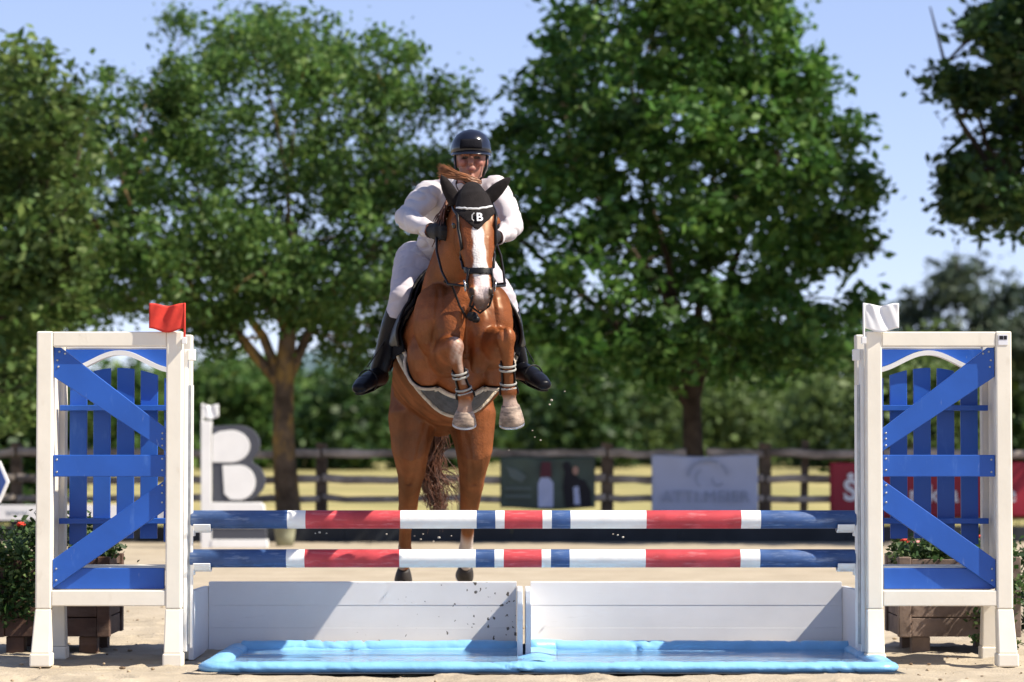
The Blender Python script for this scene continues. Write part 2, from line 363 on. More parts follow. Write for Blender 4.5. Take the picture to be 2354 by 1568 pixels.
# ------------------------------------------------------------------ ground
def build_ground():
    xs = np.concatenate([np.linspace(-60, -4.2, 30), np.arange(-4.15, 4.16, 0.025), np.linspace(4.2, 60, 30)])
    ys = np.concatenate([np.linspace(-30, -2.6, 12), np.arange(-2.55, 4.5, 0.025), np.linspace(4.6, 19.4, 60)])
    X, Y = np.meshgrid(xs, ys); rs = np.random.RandomState(3)
    Z = 0.022 * (vnoise(X * 3 + 50, Y * 3 + 50, 1) - 0.5) + 0.014 * (vnoise(X * 9 + 90, Y * 9 + 90, 2) - 0.5) + 0.008 * (vnoise(X * 24 + 300, Y * 24 + 300, 3) - 0.5)
    for _ in range(150):   # hoof prints
        hx, hy = rs.uniform(-3.2, 3.2), rs.uniform(-2.2, 4.3); r = rs.uniform(0.05, 0.09)
        d = np.hypot(X - hx, (Y - hy)) / r
        Z += np.where(d < 2.2, -0.022 * np.exp(-(d * 1.1) ** 4) + 0.011 * np.exp(-((d - 1.35) / 0.35) ** 2), 0)
    Z += 0.015 * np.exp(-((Y + 0.85) / 0.12) ** 2) * (vnoise(X * 6, Y * 6, 5))
    Z = np.where((np.abs(X) > 4.1) | (Y > 4.45) | (Y < -2.5), 0, Z) - 0.006
    nx, ny = len(xs), len(ys)
    V = np.stack([X.ravel(), Y.ravel(), Z.ravel()], 1)
    i = np.arange(nx * ny).reshape(ny, nx)
    F = np.stack([i[:-1, :-1].ravel(), i[:-1, 1:].ravel(), i[1:, 1:].ravel(), i[1:, :-1].ravel()], 1)
    me = bpy.data.meshes.new('sand_ground'); me.from_pydata(V.tolist(), [], F.tolist()); me.materials.append(M['sand'])
    tag(link('sand_ground', me, None, 0, True), 'pale sand riding arena ground with hoof prints', None, None, 'structure')
    g = MB(); g.add([(-4000, -200, -0.06), (4000, -200, -0.06), (4000, 7000, -0.06), (-4000, 7000, -0.06)], [(0, 1, 2, 3)])
    tag(g.build('grass_field', M['field']), 'dry yellow grass field beyond the arena fence', None, None, 'structure')
    # a low hill far off
    xs2 = np.linspace(-900, 900, 60); v = []; f = []
    for k, x in enumerate(xs2):
        z = 60 + 26 * math.sin(x * 0.006 + 2) + 10 * math.sin(x * 0.019)
        v += [(x, 2500, -5), (x, 2600, z), (x, 3000, z * 1.2)]
    for k in range(59):
        a = k * 3; f += [(a, a + 3, a + 4, a + 1), (a + 1, a + 4, a + 5, a + 2)]
    h = MB(); h.add(v, f); tag(h.build('hills', M['hill'], None, 0, True), 'low blue hills on the horizon', None, None, 'structure')
build_ground()

# gritty clods lying on the sand: nobody could count them
def clods():
    rs = np.random.RandomState(11); mb = MB()
    for _ in range(620):
        x, y = rs.uniform(-3, 3), rs.uniform(-1.6, 6); r = 0.003 + 0.009 * rs.rand() ** 2.5
        mb.ball((x, y, -0.002), r * rs.uniform(0.7, 1.9), r * rs.uniform(0.7, 1.6), r * 0.7, 5)
    m = mat('sand_clods', (0.42, 0.33, 0.22), 0.95, 0.1, 0.5, 3, col2=(0.16, 0.11, 0.07), lo=0.4, hi=0.6)
    tag(mb.build('loose_clods', m), 'small clods of earth and grit lying on the sand', None, None, 'stuff')
clods()
def verge():   # rough grass growing along the fence foot and the sand edge
    rs = np.random.RandomState(17); n = 9000; v = []; f = []
    X = rs.uniform(-9, 9, n); Y = 19.3 + 3.2 * rs.rand(n) ** 1.3; H = rs.uniform(.05, .20, n) * (0.4 + vnoise(X * 1.3 + 40, Y * 1.3, 9)); A = rs.uniform(0, 6.28, n)
    for x, y, h, a in zip(X, Y, H, A):
        k = len(v); c, q = math.cos(a) * .012, math.sin(a) * .012
        v += [(x - c, y - q, -.06), (x + c, y + q, -.06), (x + q * 3 * h / .1, y - c * 3 * h / .1, h)]; f.append((k, k + 1, k + 2))
    me = bpy.data.meshes.new('grass_verge'); me.from_pydata(v, [], f); me.materials.append(leaf_mat('verge_grass', (.09, .11, .03), (.17, .16, .055), (.28, .24, .10)))
    tag(link('grass_verge', me), 'rough dry grass along the foot of the fence', None, None, 'stuff')
verge()

# ------------------------------------------------------------------ foliage
def leaves(clumps, per, sig, size, seed, mt, name, parent, aspect=0.55, droop=0.0):
    """clumps: (x,y,z) centres; each gets `per` leaf faces scattered round it"""
    rs = np.random.RandomState(seed); c = np.repeat(np.asarray(clumps), per, 0); n = len(c)
    sg = np.repeat(rs.uniform(0.6, 1.35, (len(clumps), 1)) * sig, per, 0)
    p = c + rs.normal(0, 1, (n, 3)) * sg * np.array([1, 1, 0.75])
    a = rs.normal(0, 1, (n, 3)); a[:, 2] = a[:, 2] * 0.6 - droop; a /= np.linalg.norm(a, axis=1, keepdims=True)
    b = rs.normal(0, 1, (n, 3)); b -= a * (a * b).sum(1, keepdims=True); b /= np.linalg.norm(b, axis=1, keepdims=True)
    s = size * rs.uniform(0.6, 1.35, (n, 1)); w = np.cross(a, b)
    q = np.stack([p - a * s, p + b * s * aspect - a * s * 0.1 + w * s * 0.12, p + a * s, p - b * s * aspect - a * s * 0.1 + w * s * 0.12], 1).reshape(-1, 3)
    me = bpy.data.meshes.new(name)
    me.vertices.add(4 * n); me.vertices.foreach_set('co', q.ravel())
    me.loops.add(4 * n); me.loops.foreach_set('vertex_index', np.arange(4 * n, dtype=np.int32))
    me.polygons.add(n); me.polygons.foreach_set('loop_start', np.arange(0, 4 * n, 4, dtype=np.int32))
    me.update(calc_edges=True); me.materials.append(mt)
    return link(name, me, parent)

def blob_clumps(blobs, dens, rs, fill=0.45):
    out = []
    for (c, r) in blobs:
        k = max(4, int(dens * r ** 2))
        d = rs.normal(0, 1, (k, 3)); d /= np.linalg.norm(d, axis=1, keepdims=True)
        rad = r * (fill + (1 - fill) * rs.rand(k, 1) ** 0.6)
        out.append(np.asarray(c) + d * rad * np.array([1, 1, 0.9]))
    return np.concatenate(out)

def tree(label, base, blobs_px, y0, spread, mt, bark, trunk_r, dens, per, sig, size, seed, trunk_top, group='trees around the arena', lean=0.0, twig=0.5, name='leafy_tree', limbs_r=0.35, droop=0.0, both=0.35, shrink=0.9, yoff=0.0):
    rs = np.random.RandomState(seed)
    root = thing(name, label, 'tree', base, 0, group); B = Vector(base)
    sc = (15.0 + y0) / FPX; blobs = []
    cx = sum(b[0] for b in blobs_px) / len(blobs_px); R = max(abs(b[0] - cx) for b in blobs_px) * sc
    for (px, py, r) in blobs_px:
        x = abs(px - cx) * sc; dep = math.sqrt(max(0.05, 1 - min(1, (x / max(R, .1)) ** 2))) * spread
        for side in ((-1, 1) if rs.rand() < both else (rs.choice([-1, 1]),)):
            y = y0 + yoff + side * dep * rs.uniform(0.25, 1.0)
            blobs.append((P(px, py, y) - B, r * sc * shrink * rs.uniform(0.85, 1.1)))
    cl = blob_clumps(blobs, dens, rs)
    leaves(cl, per, sig, size, seed + 1, mt, 'crown', root, droop=droop)
    mb = MB(); top = Vector((lean, 0, trunk_top))
    tp = []
    for k in range(9):
        t = k / 8; tp.append((lean * t ** 1.5 + 0.05 * math.sin(t * 5 + seed), 0.04 * math.sin(t * 4 + seed), -0.1 + (trunk_top + 0.1) * t))
    mb.tube(tp, [trunk_r * (1.35 if k == 0 else 1.1 - 0.45 * k / 8) for k in range(9)], 12)
    mb.build('trunk', bark, root, 0, True)
    br = MB(); mains = []; zs = sorted(blobs, key=lambda q: q[0].x); nm = 6
    for k in range(nm):   # a few heavy limbs, everything else forks off them
        grp = zs[k * len(zs) // nm:(k + 1) * len(zs) // nm]; c = sum((q[0] for q in grp), Vector()) / len(grp)
        p0 = Vector(tp[5 + (k * 2 % 4)]); c.y *= 0.6; d = c - p0
        pts = [p0, p0 + d * 0.25 + Vector((0, 0, d.length * 0.06)), p0 + d * 0.6 + Vector((rs.uniform(-.12, .12), rs.uniform(-.12, .12), 0.08)), c, c + Vector((d.x * .15, 0, abs(d.z) * .3 + .4))]
        rr = trunk_r * limbs_r * 1.35; br.tube(pts, [rr, rr * .85, rr * .62, rr * .4, rr * .12], 8); mains += [(pts[i].lerp(pts[i + 1], f), rr * (1 - .2 * i)) for i in range(1, 4) for f in (0, .5)]
    for c, r in blobs:
        p0, rr = min(mains, key=lambda q: (q[0] - c).length + 2.0 * max(0, q[0].z - c.z)); d = c - p0
        if d.length > 9: continue
        rr = min(trunk_r * .16, rr * .5); mid = p0 + d * .5 + Vector((rs.uniform(-.1, .1), rs.uniform(-.1, .1), .06 * d.length))
        br.tube([p0, mid, c], [rr, rr * .7, rr * .35], 6)
        for _ in range(4):
            e = c + Vector(rs.normal(0, 1, 3)).normalized() * r * 0.85
            br.tube([c, (c + e) * 0.5 + Vector(rs.normal(0, .06, 3)), e], [rr * .3, rr * .2, rr * .08], 5)
    br.build('limbs', bark, root, 0, True)
    return root

L_BLOBS = [(160, 330, 80), (125, 420, 70), (170, 250, 45), (1085, 340, 50), (1100, 450, 60), (1085, 650, 80), (1110, 560, 60), (580, 120, 120), (430, 190, 100), (435, 60, 45), (330, 290, 110), (270, 190, 60), (700, 150, 120), (870, 170, 110), (970, 230, 95), (1040, 230, 45), (250, 420, 120), (420, 390, 130),
           (600, 360, 150), (800, 370, 150), (950, 420, 120), (190, 560, 95), (330, 560, 100), (500, 560, 120), (680, 560, 130), (850, 580, 140), (980, 580, 110), (430, 670, 60),
           (250, 690, 50), (680, 690, 90), (870, 720, 110), (780, 790, 80), (470, 740, 50), (120, 470, 80), (300, 640, 85), (560, 680, 95), (760, 650, 110), (600, 620, 110), (400, 610, 100), (150, 640, 80), (930, 770, 70), (820, 830, 55), (530, 790, 45), (60, 560, 70), (210, 720, 55), (1040, 400, 70), (1040, 560, 70), (960, 700, 80)]
R_BLOBS = [(1165, 420, 70), (1150, 560, 75), (1170, 680, 80), (1195, 300, 50), (1190, 790, 60), (1400, -100, 150), (1600, -120, 170), (1760, -60, 120), (1330, 80, 110), (1500, 80, 150), (1700, 80, 140), (1235, 190, 75), (1380, 240, 140), (1560, 260, 160), (1750, 250, 140), (1860, 190, 75),
           (1280, 380, 120), (1450, 420, 150), (1640, 430, 160), (1830, 410, 130), (1960, 440, 75), (1220, 520, 90), (1360, 580, 140), (1540, 600, 150), (1720, 590, 150), (1880, 570, 120), (1985, 560, 60),
           (1290, 720, 110), (1450, 750, 125), (1620, 740, 135), (1780, 730, 125), (1915, 720, 75), (1700, 820, 80), (1500, 830, 80), (1860, 790, 75), (1330, 820, 75), (1960, 690, 50), (1930, 310, 50)]
pl = P(660, 1240, 19.9); pl.z = 0
tree('ash tree with ochre lichened trunk behind the letter-shaped stand', pl, L_BLOBS, 19.9, 2.2, M['leaf_l'], M['bark_l'], 0.15, 46, 76, 0.145, 0.050, 21, 3.0, droop=0.5, both=0.7, shrink=1.0, yoff=0.9)
pr = P(1600, 1200, 20.4); pr.z = 0
tree('dense dark green maple tree right of the rider, trunk at the white banner', pr, R_BLOBS, 20.4, 2.4, M['leaf_r'], M['bark_r'], 0.14, 42, 56, 0.135, 0.074, 33, 2.6, both=0.5)
E_BLOBS = [(150, 400, 70), (150, 250, 50), (20, 330, 100), (130, 520, 80), (20, 650, 110), (150, 620, 60), (40, 150, 75), (-60, 250, 190), (100, 250, 70), (60, 400, 120), (150, 310, 50), (-40, 550, 190), (80, 560, 100), (50, 730, 110), (-80, 800, 160), (10, 900, 100), (120, 700, 50), (-150, 400, 180)]
pe = P(-120, 1240, 17.5); pe.z = 0
tree('yellowish green tree at the left picture edge', pe, E_BLOBS, 17.5, 1.4, M['leaf_y'], M['bark_r'], 0.15, 42, 56, 0.15, 0.068, 45, 2.2, both=0.7, shrink=1.02)
G_BLOBS = [(2300, 40, 80), (2265, 70, 50), (2370, 140, 130), (2235, 215, 50), (2180, 190, 26), (2330, 290, 95), (2250, 400, 90), (2185, 400, 42), (2330, 440, 100), (2420, 300, 200), (2290, 480, 50), (2215, 470, 30), (2440, 500, 130), (2420, 60, 150), (2560, 250, 200), (2560, 480, 170), (2720, 200, 220), (2700, 430, 190), (2480, -100, 200), (2680, -80, 220), (2880, 120, 220), (2860, 360, 200)]
pg = P(2640, 1240, 18.9); pg.z = 0
tree('dark leafy tree at the right picture edge', pg, G_BLOBS, 18.9, 1.5, M['leaf_d'], M['bark_r'], 0.17, 40, 58, 0.14, 0.075, 57, 3.0, both=0.6)
F_BLOBS = [(2200, 670, 60), (2130, 720, 60), (2270, 690, 65), (2210, 635, 40), (2095, 740, 45), (2340, 690, 60), (2180, 760, 70), (2290, 780, 80), (2380, 760, 90), (2100, 800, 70)]
pf = P(2210, 1080, 120.0); pf.z = 0
tree('hazy grey-green far tree above the right jump stand', pf, F_BLOBS, 120.0, 2.0, M['leaf_far'], M['bark_r'], 0.35, 5, 46, 0.5, 0.26, 61, 5.0)

def bush(label, px, py_top, y, half, mt, seed, leaf=0.12, dens=20, per=36, group='bushes beyond the fence', deep=None):
    sc = (15.0 + y) / FPX; b = P(px, 1060, y); b.z = -0.06; top = P(px, py_top, y).z; hw = half * sc
    rs = np.random.RandomState(seed); blobs = []
    for _ in range(7):
        blobs.append((Vector((rs.uniform(-.55, .55) * hw, rs.uniform(-.5, .5) * (deep or hw), rs.uniform(0.3, 0.72) * top)), 0.34 * max(top, hw) * rs.uniform(0.7, 1.05)))
    blobs.append((Vector((0, 0, top * 0.66)), top * 0.34))
    for k in range(4): blobs.append((Vector((rs.uniform(-.7, .7) * hw, rs.uniform(-.3, .3) * hw, top * 0.2)), top * 0.25))
    root = thing('bush', label, 'bush', b, 0, group)
    cl = blob_clumps(blobs, dens * (3.0 / max(top, 1)), rs, 0.5); cl = cl[cl[:, 2] > 0.05]
    leaves(cl, per, leaf * 2.2, leaf, seed, mt, 'foliage', root)
    st = MB()
    for k in range(5):
        a = rs.uniform(-.3, .3); st.tube([(a * .3, 0, 0), (a * hw, rs.uniform(-.2, .2), top * 0.35), (a * 1.7 * hw, rs.uniform(-.4, .4), top * 0.7)], [0.05, 0.035, 0.015], 5)
    st.build('stems', M['bark_r'], root)
bush('round light green bush right of the maple trunk', 1680, 880, 148, 85, M['leaf_bush'], 71, 0.26)
bush('light green bush with bluish top, under the maple crown', 1800, 845, 189, 90, M['leaf_bush'], 72, 0.33)
bush('mid green bush just left of the right jump stand', 1900, 870, 140, 85, M['leaf_bush'], 73, 0.26)
bush('mid green bush left of the maple trunk', 1500, 880, 157, 80, M['leaf_bush'], 74, 0.26)
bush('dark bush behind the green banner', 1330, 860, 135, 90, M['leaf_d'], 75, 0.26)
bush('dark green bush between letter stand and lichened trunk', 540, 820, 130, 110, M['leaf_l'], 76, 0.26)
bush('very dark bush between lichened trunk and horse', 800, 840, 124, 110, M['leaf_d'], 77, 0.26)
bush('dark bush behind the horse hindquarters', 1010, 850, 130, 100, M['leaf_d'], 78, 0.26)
bush('dark bush behind the left jump stand', 260, 830, 119, 130, M['leaf_l'], 79, 0.26)
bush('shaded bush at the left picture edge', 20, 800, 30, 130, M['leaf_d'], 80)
bush('dark bush behind the right jump stand', 2150, 800, 135, 110, M['leaf_l'], 81, 0.26)
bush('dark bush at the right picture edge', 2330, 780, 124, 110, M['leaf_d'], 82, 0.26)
bush('bright green shrub showing above the top bar of the right stand', 2100, 722, 30, 60, M['leaf_bush'], 83, 0.09)

def hedge():
    rs = np.random.RandomState(91); cl = []
    for k in range(1500):
        x = rs.uniform(-100, 100); h = 6.4 + 1.6 * math.sin(x * 0.09) + 1.0 * math.sin(x * 0.31 + 1)
        cl.append((x, 190 + rs.uniform(-3, 3), h * rs.rand() ** 0.8))
    o = leaves(np.array(cl), 50, 1.2, 0.6, 92, M['leaf_l'], 'far_hedgerow', None)
    tag(o, 'far mixed hedgerow beyond the field', None, None, 'stuff')
hedge()

# ------------------------------------------------------------------ fence, kickboard, banners
FY = 20.4
def fence():
    t = thing('rail_fence', 'weathered brown post and rail fence along the far arena side', 'fence', (0, FY, 0))
    sc = (15 + FY) / FPX; xs = [-1000, -600, -200, 40, 400, 740, 1067, 1395, 1757, 2110, 2480, 2900, 3320]
    X = [(x - CXP) * sc for x in xs]; rs = random.Random(4)
    for k, x in enumerate(X):
        m = MB(); w = 0.075; m.prism([(x - w, -0.1), (x + w, -0.1), (x + w * .95 + rs.uniform(-.02, .02), 1.17), (x - w * .95, 1.19)], -0.07, 0.07)
        m.build('fence_post', M['fence'], t, 0.02)
    m = MB(); x = (1855 - CXP) * sc; m.prism([(x - .09, -0.1), (x + .0, -0.1), (x + .04, 1.2), (x - .05, 1.22)], 0.1, 0.18); m.build('fence_post', M['fence'], t, 0.01)
    for zi, (z, r) in enumerate([(1.06, 0.055), (0.74, 0.05), (0.50, 0.045), (0.28, 0.045)]):
        for k in range(len(X) - 1):
            a, b = X[k] + 0.02, X[k + 1] - 0.02
            spans = [(a, b)]
            if X[k] < pr.x < X[k + 1]: spans = [(a, pr.x - 0.13), (pr.x + 0.13, b)]
            for (a, b) in spans:
                pts = []; n = 7
                for j in range(n):
                    q = j / (n - 1); pts.append((a + (b - a) * q, -0.09 + rs.uniform(-.012, .012), z + rs.uniform(-.014, .014) - 0.015 * math.sin(q * math.pi)))
                mb = MB(); mb.loft([(*p, 0.035, r * rs.uniform(.9, 1.1)) for p in pts], 10, (0, 1, 0), 0.2)
                mb.build('fence_rail', M['rail'], t, 0, True)
    kb = MB()
fence()
kt = thing('kickboard', 'low black rubber edging board between sand and fence', 'edging board', (0, 19.1, 0))
for k in range(16):
    m = MB(); x0 = -16 + k * 2.0; m.box(x0, x0 + 1.9985, -0.03, 0.03, -0.05, 0.19 + 0.008 * math.sin(k * 2.2)); m.build('board', M['kick'], kt, 0.01)

def cloth_panel(name, m, parent, px0, px1, py0, py1, y, wave=0.02, nx=40, nz=20, seed=0, loc=Vector((0, 0, 0)), thick=0.006):
    a, b = P(px0, py0, y), P(px1, py1, y); rs = random.Random(seed); ph = rs.uniform(0, 6)
    v = []; f = []
    for j in range(nz + 1):
        for i in range(nx + 1):
            u, w = i / nx, j / nz
            dy = wave * (math.sin(u * 9 + ph + w * 2) + 0.6 * math.sin(u * 17 + w * 5 + ph)) * (0.3 + 0.7 * w)
            dz = wave * 0.7 * math.sin(u * 7 + ph) - wave * 1.1 * (1 - w) * math.sin(math.pi * u)
            v.append((a.x + (b.x - a.x) * u - loc.x, y + dy - loc.y, a.z + (b.z - a.z) * w + dz - loc.z))
    for j in range(nz):
        for i in range(nx):
            k = j * (nx + 1) + i; f.append((k, k + 1, k + nx + 2, k + nx + 1))
    mb = MB(); mb.add(v, f); o = mb.build(name, m, parent, 0, True)
    s = o.modifiers.new('thick', 'SOLIDIFY'); s.thickness = thick; s.offset = 0
    return o

def text_mesh(name, body, size, m, parent, loc, ext=0.002, mirror=False, align='CENTER', bold=0.0, sx=1.0, rot=(math.pi / 2, 0, 0), space=1.0):
    cu = bpy.data.curves.new(name, 'FONT'); cu.body = body; cu.size = size; cu.extrude = ext; cu.align_x = align; cu.align_y = 'CENTER'; cu.offset = bold; cu.space_character = space
    o = bpy.data.objects.new(name, cu); C.objects.link(o)
    dg = bpy.context.evaluated_depsgraph_get(); dg.update()
    me = bpy.data.meshes.new_from_object(o.evaluated_get(dg)); bpy.data.objects.remove(o)
    R = Matrix.Translation(loc) @ Matrix.Rotation(rot[2], 4, 'Z') @ Matrix.Rotation(rot[0], 4, 'X') @ Matrix.Diagonal((-sx if mirror else sx, 1, 1, 1))
    me.transform(R)
    if mirror: me.flip_normals()
    me.materials.clear(); me.materials.append(m)
    return link(name, me, parent)

def flat(name, polypx, y, m, parent, d=0.004, loc=Vector((0, 0, 0))):
    """flat print standing just proud of a banner at depth y"""
    mb = MB(); pts = [P(a, b, y) - loc for a, b in polypx]; mb.prism([(p.x, p.z) for p in pts], y - loc.y - d, y - loc.y)
    return mb.build(name, m, parent)
def ell(cx, cy, rx, ry, n=20, a0=0, a1=360):
    return [(cx + rx * math.cos(math.radians(a0 + (a1 - a0) * k / n)), cy + ry * math.sin(math.radians(a0 + (a1 - a0) * k / n))) for k in range(n if a1 - a0 == 360 else n + 1)]
def ring_poly(cx, cy, rx, ry, w, a0, a1, n=16):
    o = ell(cx, cy, rx, ry, n, a0, a1); i = ell(cx, cy, rx - w, ry - w, n, a0, a1); return o + i[::-1]

BY = FY - 0.22
g = thing('banner', 'dark green banner with bottle and dark figures on the fence', 'banner', (P(1255, 1168, BY).x, BY, 0.3), 0, 'sponsor banners on the fence'); gl = g.location
cloth_panel('cloth', M['banner_g'], g, 1150, 1368, 1168, 1052, BY, 0.012, seed=1, loc=gl)
by = BY - 0.035
flat('bottle_print', [(1237, 1166), (1237, 1110), (1243, 1098), (1262, 1098), (1272, 1110), (1272, 1166)], by, M['print_pale'], g, loc=gl)
flat('bottle_neck_print', [(1241, 1097), (1245, 1062), (1266, 1062), (1268, 1097)], by, M['print_wine'], g, loc=gl)
flat('figure_print', [(1300, 1166), (1294, 1120), (1298, 1085), (1293, 1070), (1300, 1060), (1310, 1064), (1316, 1085), (1332, 1100), (1345, 1105), (1358, 1130), (1360, 1166)], by, M['print_dark'], g, loc=gl)
flat('face_print', ell(1323, 1082, 7, 10, 12), by - 0.006, M['print_skin'], g, loc=gl)
flat('shirt_print', [(1318, 1120), (1330, 1118), (1334, 1160), (1320, 1160)], by - 0.006, M['print_pale'], g, loc=gl)
flat('leaf_print', [(1160, 1070), (1190, 1080), (1212, 1095), (1200, 1110), (1175, 1100)], by, M['print_faint'], g, loc=gl)
flat('line_print', [(1160, 1120), (1222, 1120), (1222, 1126), (1160, 1126)], by, M['print_faint'], g, loc=gl)
flat('line_print', [(1160, 1138), (1222, 1138), (1222, 1144), (1160, 1144)], by, M['print_faint'], g, loc=gl)

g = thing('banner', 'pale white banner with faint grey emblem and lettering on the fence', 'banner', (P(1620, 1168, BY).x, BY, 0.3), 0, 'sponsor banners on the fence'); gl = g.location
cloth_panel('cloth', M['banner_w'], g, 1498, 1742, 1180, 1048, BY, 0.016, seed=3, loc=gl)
by = BY - 0.045
flat('emblem_print', ring_poly(1627, 1098, 48, 42, 5, 185, 300), by - .015, M['print_mid'], g, loc=gl)
flat('emblem_print', ring_poly(1627, 1098, 48, 42, 4, 310, 350), by - .015, M['print_mid'], g, loc=gl)
flat('emblem_print', ring_poly(1620, 1100, 22, 22, 3, 120, 250), by - .015, M['print_mid'], g, loc=gl)
flat('emblem_print', ring_poly(1650, 1102, 14, 16, 3, 30, 200), by - .015, M['print_mid'], g, loc=gl)
text_mesh('lettering', 'ATTI.MEIER', 0.20, M['print_mid'], g, P(1622, 1143, by - .03) - gl, 0.002, space=1.1)
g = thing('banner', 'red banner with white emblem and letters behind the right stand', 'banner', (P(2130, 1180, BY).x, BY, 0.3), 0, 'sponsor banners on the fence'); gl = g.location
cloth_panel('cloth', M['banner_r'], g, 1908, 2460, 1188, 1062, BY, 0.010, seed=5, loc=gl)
by = BY - 0.035
flat('emblem_print', ell(1956, 1094, 8, 7, 14), by, M['print_white'], g, loc=gl)
text_mesh('emblem_print', 'S', 0.36, M['print_white'], g, P(1955, 1129, by) - gl, 0.003, bold=0.012)
text_mesh('lettering', 'parkasse', 0.30, M['print_white'], g, P(2166, 1137, by) - gl, 0.003, bold=0.004, space=1.75)

g = thing('sponsor_board', 'long white low sponsor board with grey lettering at the far left', 'board', (P(150, 1195, 18.8).x, 18.8, 0.2))
gl = g.location; a = P(-120, 1196, 18.8) - gl; b = P(438, 1161, 18.8) - gl
m = MB(); m.box(a.x, b.x, -0.01, 0.03, a.z, b.z); m.build('panel', M['print_white'], g, 0.004)
text_mesh('lettering', 'www.', 0.125, M['print_grey'], g, P(42, 1178, 18.788) - gl, 0.002, sx=1.0)

# letter shaped stand far behind, with its flag
def letter_stand():
    y = 17.2; b = P(540, 1258, y); b.z = 0
    t = thing('letter_stand', 'white jump wing shaped as a big grey letter B', 'jump wing', b)
    def poly(pts, y0, y1, name, m, bev=0.006):
        q = [P(px, py, y) - b for px, py in pts]; mb = MB(); mb.prism([(p.x, p.z) for p in q], y0, y1); return mb.build(name, m, t, bev)
    poly([(463, 1262), (463, 968), (487, 968), (487, 1262)], -0.06, 0.06, 'post', M['white'])
    up = ell(545, 1022, 53, 45, 20, -90, 48); lo = ell(552, 1105, 58, 47, 20, -60, 90)
    outer = [(489, 980), (520, 978)] + up[1:] + lo + [(489, 1152)]
    poly(outer, -0.03, 0.05, 'letter', M['grey_sign'])
    poly([(489, 1000), (505, 992)] + ell(532, 1026, 43, 37, 20, -95, 90) + [(489, 1063)], -0.042, -0.028, 'letter_field', M['white'], 0.004)
    poly([(512, 1070)] + ell(550, 1109, 38, 40, 20, -90, 90) + [(530, 1148), (516, 1135)], -0.042, -0.028, 'letter_field', M['white'], 0.004)
    poly([(487, 1155), (600, 1155), (608, 1162), (610, 1180), (610, 1213), (487, 1213)], -0.06, 0.06, 'base_block', M['white'])
    poly([(488, 1213), (613, 1213), (613, 1240), (488, 1240)], -0.05, 0.05, 'base_panel', M['grey_sign'])
    poly([(487, 1240), (616, 1240), (616, 1259), (487, 1259)], -0.07, 0.09, 'foot_bar', M['white'])
    f = thing('flag', 'small white flag on the far letter-shaped stand', 'flag', P(465, 968, y))
    m = MB(); m.tube([(-0.0, 0, -0.05), (0, 0, 0.20)], 0.012); m.build('stick', M['white'], f)
    cloth_panel('cloth', M['white_flag'], f, 465, 503, 960, 931, y, 0.012, 14, 8, 8, P(465, 968, y))
letter_stand()

# pot by the trunk
pb = P(655, 1255, 17.8); pb.z = 0
t = thing('flower_pot', 'olive grey flower pot at the foot of the letter stand', 'pot', pb)
m = MB(); m.loft([(0, 0, 0.0, .10, .10), (0, 0, .12, .115, .115), (0, 0, .25, .13, .13), (0, 0, .26, .145, .145), (0, 0, .29, .145, .145)], 20, (1, 0, 0), 0.02); m.build('pot_body', M['pot'], t, 0, True)
m = MB(); m.ball((0, 0, 0.28), .12, .12, .03); m.build('soil', M['soil'], t)

# navy sign at the left edge
sp = P(-30, 1300, 6.0); sp.z = 0
t = thing('number_sign', 'navy blue six-sided sign with white rim at the left picture edge', 'sign', sp)
def hexa(r): return [(px_, pz_) for px_, pz_ in [(r * 1.05, 0), (r * .62, r), (-r * .62, r), (-r * 1.05, 0), (-r * .62, -r), (r * .62, -r)]]
zc = P(0, 1108, 6.0).z
m = MB(); m.prism([(x, z + zc) for x, z in hexa(0.155)], -0.012, 0.012); m.build('rim', M['white'], t, 0.003)
m = MB(); m.prism([(x, z + zc) for x, z in hexa(0.132)], -0.018, -0.0125); m.build('face', M['sign_blue'], t)
m = MB(); m.tube([(-0.05, 0.03, -0.05), (-0.05, 0.03, zc)], 0.018); m.build('post', M['white'], t)

